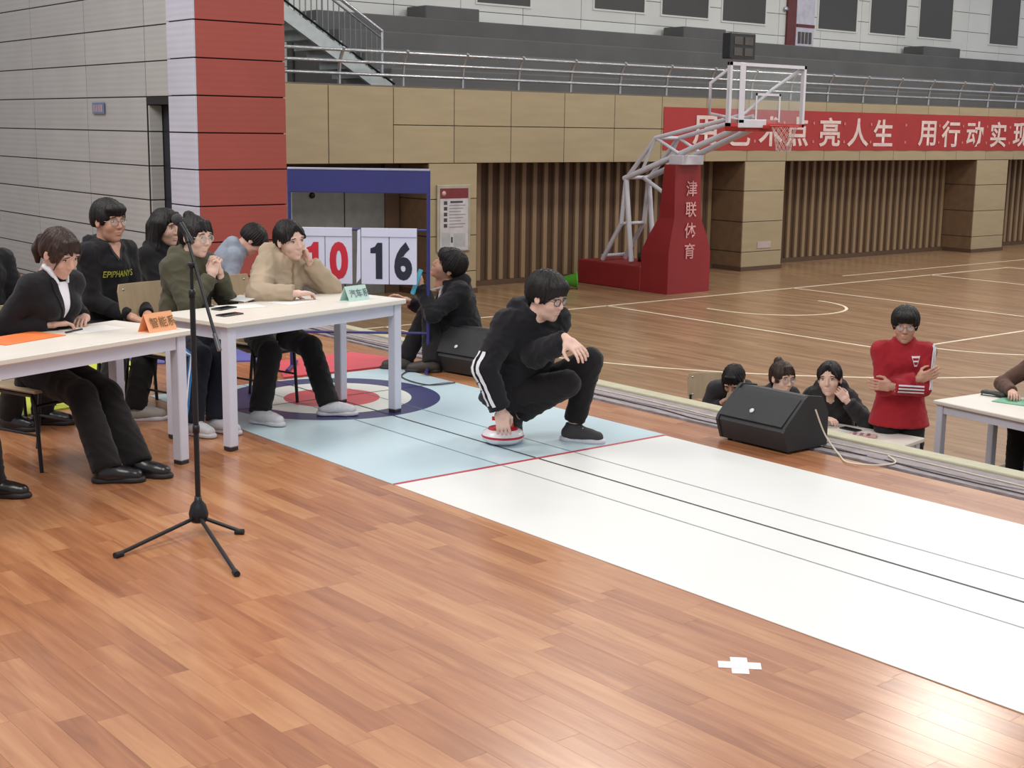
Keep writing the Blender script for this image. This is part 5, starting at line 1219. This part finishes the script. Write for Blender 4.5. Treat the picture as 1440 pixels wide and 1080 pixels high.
# ---- person crouching behind the scoreboard with a blue stick
Lf = A_(-.769, .639, 0); dS = 10.75
Pc = at(657, 490, dS + .05)
b = person('person in black crouching behind the scoreboard, head tilted, holding a blue stick', Pc, Lf, 1.70, False, lean=16, side=0, twist=20, head=(24, 22, -26), hs=1.08, neckf=.2,
    hands={'L': dict(t=at(592, 402, dS - .20), dir=nrm(at(578, 384, dS - .2) - at(598, 406, dS - .2)), back=-Lf * .2 - A_(.64, .77, 0), curl=1.0, thumb=.7), 'R': dict(t=at(575, 424, dS + .25), curl=.4)},
    feet={'L': dict(t=un(606, 508, z=.085), dir=Lf), 'R': dict(t=un(570, 504, z=.085), dir=Lf)},
    top=dict(m=C_black, add=.040, hem=.06, hood=1.0, fold=.01), legs=dict(m=C_trou, add=.02), shoes=dict(m=mat('shoe_dark_brown', (62, 54, 48), .6), sole=S_soleb), hair='mop', skin=WARM, seed=11)
patch(b['bvh'], b['nb'] + b['fw'] * .06 + b['lat'] * .05, b['nb'] + b['fw'] * .06 - b['lat'] * .05, b['nb'] + b['fw'] * .10 - b['s2'] * .10 - b['lat'] * .01, b['nb'] + b['fw'] * .10 - b['s2'] * .10 + b['lat'] * .01, -b['fw'], 6, 8, 'collar', C_white, b['obj'], .012)
st0, st1 = at(580, 414, dS - .24), at(592, 379, dS - .24)
tag(MB().tube([st0, st0 + (st1 - st0) * .05, st1], [.016, .019, .017], 14).build('marker_stick', mat('stick_blue', (96, 190, 214), .4)), 'light blue stick held by the person behind the scoreboard', 'stick')

# ---- the crouching curling player
Ff = nrm(A_(-.22, -1, 0)); Pp = at(726, 550, 8.26)
sh_top = SP + A_(0, 0, .155)
b = person('boy in black crouching with one hand on the curling stone', Pp, Ff, 1.74, False, lean=26, side=1, twist=4, head=(26, -16, 0), hs=1.06, neckf=.35,
    hands={'R': dict(t=at(704, 577, 7.90), dir=nrm(A_(.12, -.10, -1)), back=nrm(A_(-.6, -.75, .1)), curl=.55, thumb=.6, spread=.6, pole=A_(-.9, .2, 0)), 'L': dict(t=at(797, 478, 7.78), dir=nrm(at(814, 491, 7.66) - at(794, 474, 7.74)), back=nrm(A_(-.25, -.60, .75)), curl=.35, spread=.9, thumb=.2, pole=A_(-.75, .30, -.8))},
    feet={'L': dict(t=un(806, 600, z=.09), dir=A_(.45, -.80, 0), pole=A_(.12, -.30, 1)), 'R': dict(t=at(727, 584, 8.26), dir=nrm(A_(.08, -.25, -.95)), up=A_(.1, -1, .0), pole=A_(.55, -.9, -.1))},
    top=dict(m=C_black, add=.058, hem=.06, hood=1.0, fold=.010, name='track_jacket'), legs=dict(m=C_trou, add=.022, cuff=.90, flare=.9), shoes=dict(m=S_can, sole=S_sole, lace=S_white, high=.02), hair='mop', skin=FAIR, glasses='dark', seed=12)
e, w, hd = b['arm']['R']; shR = b['sh']['R']
for off_, wdt in ((-.020, .021), (.020, .021)):
    vd = nrm(A_(0, 0, 0) + RW @ A_(0, 0, 1)); rg = nrm(RW @ A_(1, 0, 0))
    path = [shR + (e - shR) * t for t in np.linspace(.62, 1, 6)] + [e + (w - e) * t for t in np.linspace(.1, .92, 9)]
    dv = nrm(vd * .8 + rg * .75)
    stripe(b['bvh'], [p - rg * .0 + nrm(np.cross(dv, A_(0, 0, 1))) * off_ for p in path], dv, wdt, 'sleeve_stripe', C_white, b['obj'], .005)

# ================================================================== people down on the court
# ---- boy in the red track top, arms folded
fr = nrm(A_(-.70, -.66, 0)); Pr = at(1263, 603, 10.35); Pr[2] = CZ + .90
gz = CZ + .085; lr = A_(-fr[1], fr[0], 0)
b = person('boy in a red sports top with white sleeve stripes standing with folded arms', Pr, fr, 1.69, False, lean=1, head=(-8, -6, 0), hs=1.05,
    hands={'L': dict(t=Pr + fr * .22 - lr * .10 + A_(0, 0, .225), dir=-lr * .95 + fr * .1 + A_(0, 0, .1), back=fr, curl=.3, pole=lr * .9 - A_(0, 0, .8)), 'R': dict(t=Pr + fr * .17 + lr * .09 + A_(0, 0, .275), dir=lr * .9 + fr * .1 + A_(0, 0, .45), back=fr, curl=.3, pole=-lr * .9 - A_(0, 0, .8))},
    feet={'L': dict(t=A_(*(Pr + lr * .11)[:2], gz), pole=fr), 'R': dict(t=A_(*(Pr - lr * .11)[:2], gz), pole=fr)},
    top=dict(m=C_red, add=.034, hem=.10, hemr=.022, fold=.005, cuffadd=.8, name='track_top'), legs=dict(m=C_trou, add=.03), shoes=dict(m=S_black, sole=S_sole), hair='mop', skin=WARM, glasses='thin', seed=13)
e, w, hd = b['arm']['L']; sL = b['sh']['L']
for i in range(3):
    o_ = (i - 1) * .024
    path = [sL + (e - sL) * t for t in np.linspace(-.12, 1, 10)]
    stripe(b['bvh'], [p + fr * o_ for p in path], [nrm(-lr * .7 - fr * .6 - A_(0, 0, .55 if k < 3 else .0)) for k in range(10)], .012, 'sleeve_stripe', C_white, b['obj'], .005)
    path = [e + (w - e) * t for t in np.linspace(.0, .92, 9)]
    stripe(b['bvh'], [p + A_(0, 0, 1) * o_ for p in path], -fr, .012, 'sleeve_stripe', C_white, b['obj'], .005)
O = b['chest'] + b['fw'] * .1 + b['lat'] * .075 + b['s2'] * .02
cr_ = patch(b['bvh'], O + lr * .032 + A_(0, 0, .035), O - lr * .032 + A_(0, 0, .035), O - lr * .010 - A_(0, 0, .040), O + lr * .010 - A_(0, 0, .040), -fr, 4, 5, 'crest', C_white, b['obj'], .005)
patch(b['bvh'], O + lr * .024 + A_(0, 0, .022), O - lr * .024 + A_(0, 0, .022), O - lr * .010 - A_(0, 0, .026), O + lr * .010 - A_(0, 0, .026), -fr, 3, 4, 'crest_field', C_red, b['obj'], .008)
patch(b['bvh'], O + lr * .020 + A_(0, 0, .004), O - lr * .020 + A_(0, 0, .004), O - lr * .020 - A_(0, 0, .006), O + lr * .020 - A_(0, 0, .006), -fr, 3, 2, 'crest_cannon', C_white, b['obj'], .010)

# ---- three seated girls behind the floor speaker
def court_chair(P, f, label): return make_chair((P[0] - f[0] * .04, P[1] - f[1] * .04, CZ), f, label)
fg = nrm(A_(-.85, -.55, 0)); P1 = at(1166, 640, 10.95); P1[2] = CZ + .54
lg_ = A_(-fg[1], fg[0], 0)
court_chair(P1, fg, 'chair under the girl resting her cheek on her hand on the court')
cheek = at(1178, 572, 10.62)
person('girl in a black padded coat on the court, cheek on her hand, facing us', P1, fg, 1.60, True, lean=33, head=(-6, -2, 4), hs=1.12,
    hands={'L': dict(face=(.045, .066, -.075), dir=A_(0, 0, .8) - lg_ * .75, back=lg_ * .6 + fg, curl=.7, pole=lg_ - A_(0, 0, 1)), 'R': dict(t=P1 + fg * .42 - lg_ * .05 + A_(0, 0, .27), dir=lg_ * .8 + fg * .4, curl=.4)},
    feet={'L': dict(t=P1 + fg * .42 + lg_ * .1 - A_(0, 0, .455)), 'R': dict(t=P1 + fg * .42 - lg_ * .1 - A_(0, 0, .455))},
    top=dict(m=cloth('cloth_coat_dark', (44, 42, 44)), add=.045, hem=.14, hood=1.2, fold=.009), legs=dict(m=C_trou), shoes=dict(m=S_white, sole=S_sole), hair='parted', skin=FAIR, vox=1.15, seed=14)
fh = nrm(A_(-.45, -.9, 0)); P2 = at(1070, 645, 11.1); P2[2] = CZ + .54; l2 = A_(-fh[1], fh[0], 0)
court_chair(P2, fh, 'chair under the girl with the white hair tie on the court')
b = person('girl with glasses and a white hair tie, half hidden by the floor speaker', P2, fh, 1.60, True, lean=36, head=(12, -8, 0), hs=1.05, hands={'L': dict(t=P2 + fh * .38 + l2 * .1 + A_(0, 0, .27)), 'R': dict(t=P2 + fh * .38 - l2 * .1 + A_(0, 0, .27))},
    feet={'L': dict(t=P2 + fh * .42 + l2 * .1 - A_(0, 0, .455)), 'R': dict(t=P2 + fh * .42 - l2 * .1 - A_(0, 0, .455))}, top=dict(m=C_char, add=.03, hem=.12), legs=dict(m=C_trou), shoes=dict(m=S_white, sole=S_sole), hair='bun', hairm=M_hairb, skin=FAIR, glasses='thin', vox=1.2, seed=15)
MB().tube([b['toW']((-.068 + .022 * math.cos(a), .026 * math.sin(a), .100 + .006 * math.cos(a))) for a in np.linspace(0, 2 * math.pi, 16, endpoint=False)], .012, 8, closed=True).build('hair_tie', C_white, b['obj'])
P3 = at(1008, 640, 12.0); P3[2] = CZ + .52; f3 = nrm(A_(-.5, -.86, 0)); l3 = A_(-f3[1], f3[0], 0)
court_chair(P3, f3, 'chair under the bowed head behind the floor speaker')
person('person with a bowed dark head left of the floor speaker', P3, f3, 1.60, True, lean=56, head=(-35, -42, 0), hs=1.1, hands={'L': dict(t=P3 + f3 * .40 + l3 * .1 + A_(0, 0, .2)), 'R': dict(t=P3 + f3 * .40 - l3 * .1 + A_(0, 0, .2))},
    feet={'L': dict(t=P3 + f3 * .42 + l3 * .1 - A_(0, 0, .435)), 'R': dict(t=P3 + f3 * .42 - l3 * .1 - A_(0, 0, .435))}, top=dict(m=C_char, add=.03, hem=.12), legs=dict(m=C_trou), shoes=dict(m=S_white, sole=S_sole), hair='tied', vox=1.3, seed=16)
# ---- person at the right edge
P4 = A_(11.0, 6.06, CZ + .54); f4 = nrm(A_(-1, -.12, 0)); l4 = A_(-f4[1], f4[0], 0)
court_chair(P4, f4, 'chair of the person at the right picture edge')
person('person in a brown jacket seated at the court desk, cut off by the right edge', P4, f4, 1.70, False, lean=14, head=(0, -20, 0), hands={'L': dict(t=P4 + f4 * .46 + l4 * .10 + A_(0, 0, .27), dir=f4 - l4 * .3, curl=.5), 'R': dict(t=P4 + f4 * .44 - l4 * .16 + A_(0, 0, .27), dir=f4 + l4 * .5, curl=.6, pole=-l4 - A_(0, 0, .4))},
    feet={'L': dict(t=P4 + f4 * .42 + l4 * .1 - A_(0, 0, .455)), 'R': dict(t=P4 + f4 * .42 - l4 * .1 - A_(0, 0, .455))}, top=dict(m=C_brown, add=.04, hem=.1), legs=dict(m=C_trou, add=.025), shoes=dict(m=S_black, sole=S_soleb), hair='short', vox=1.2, seed=17)
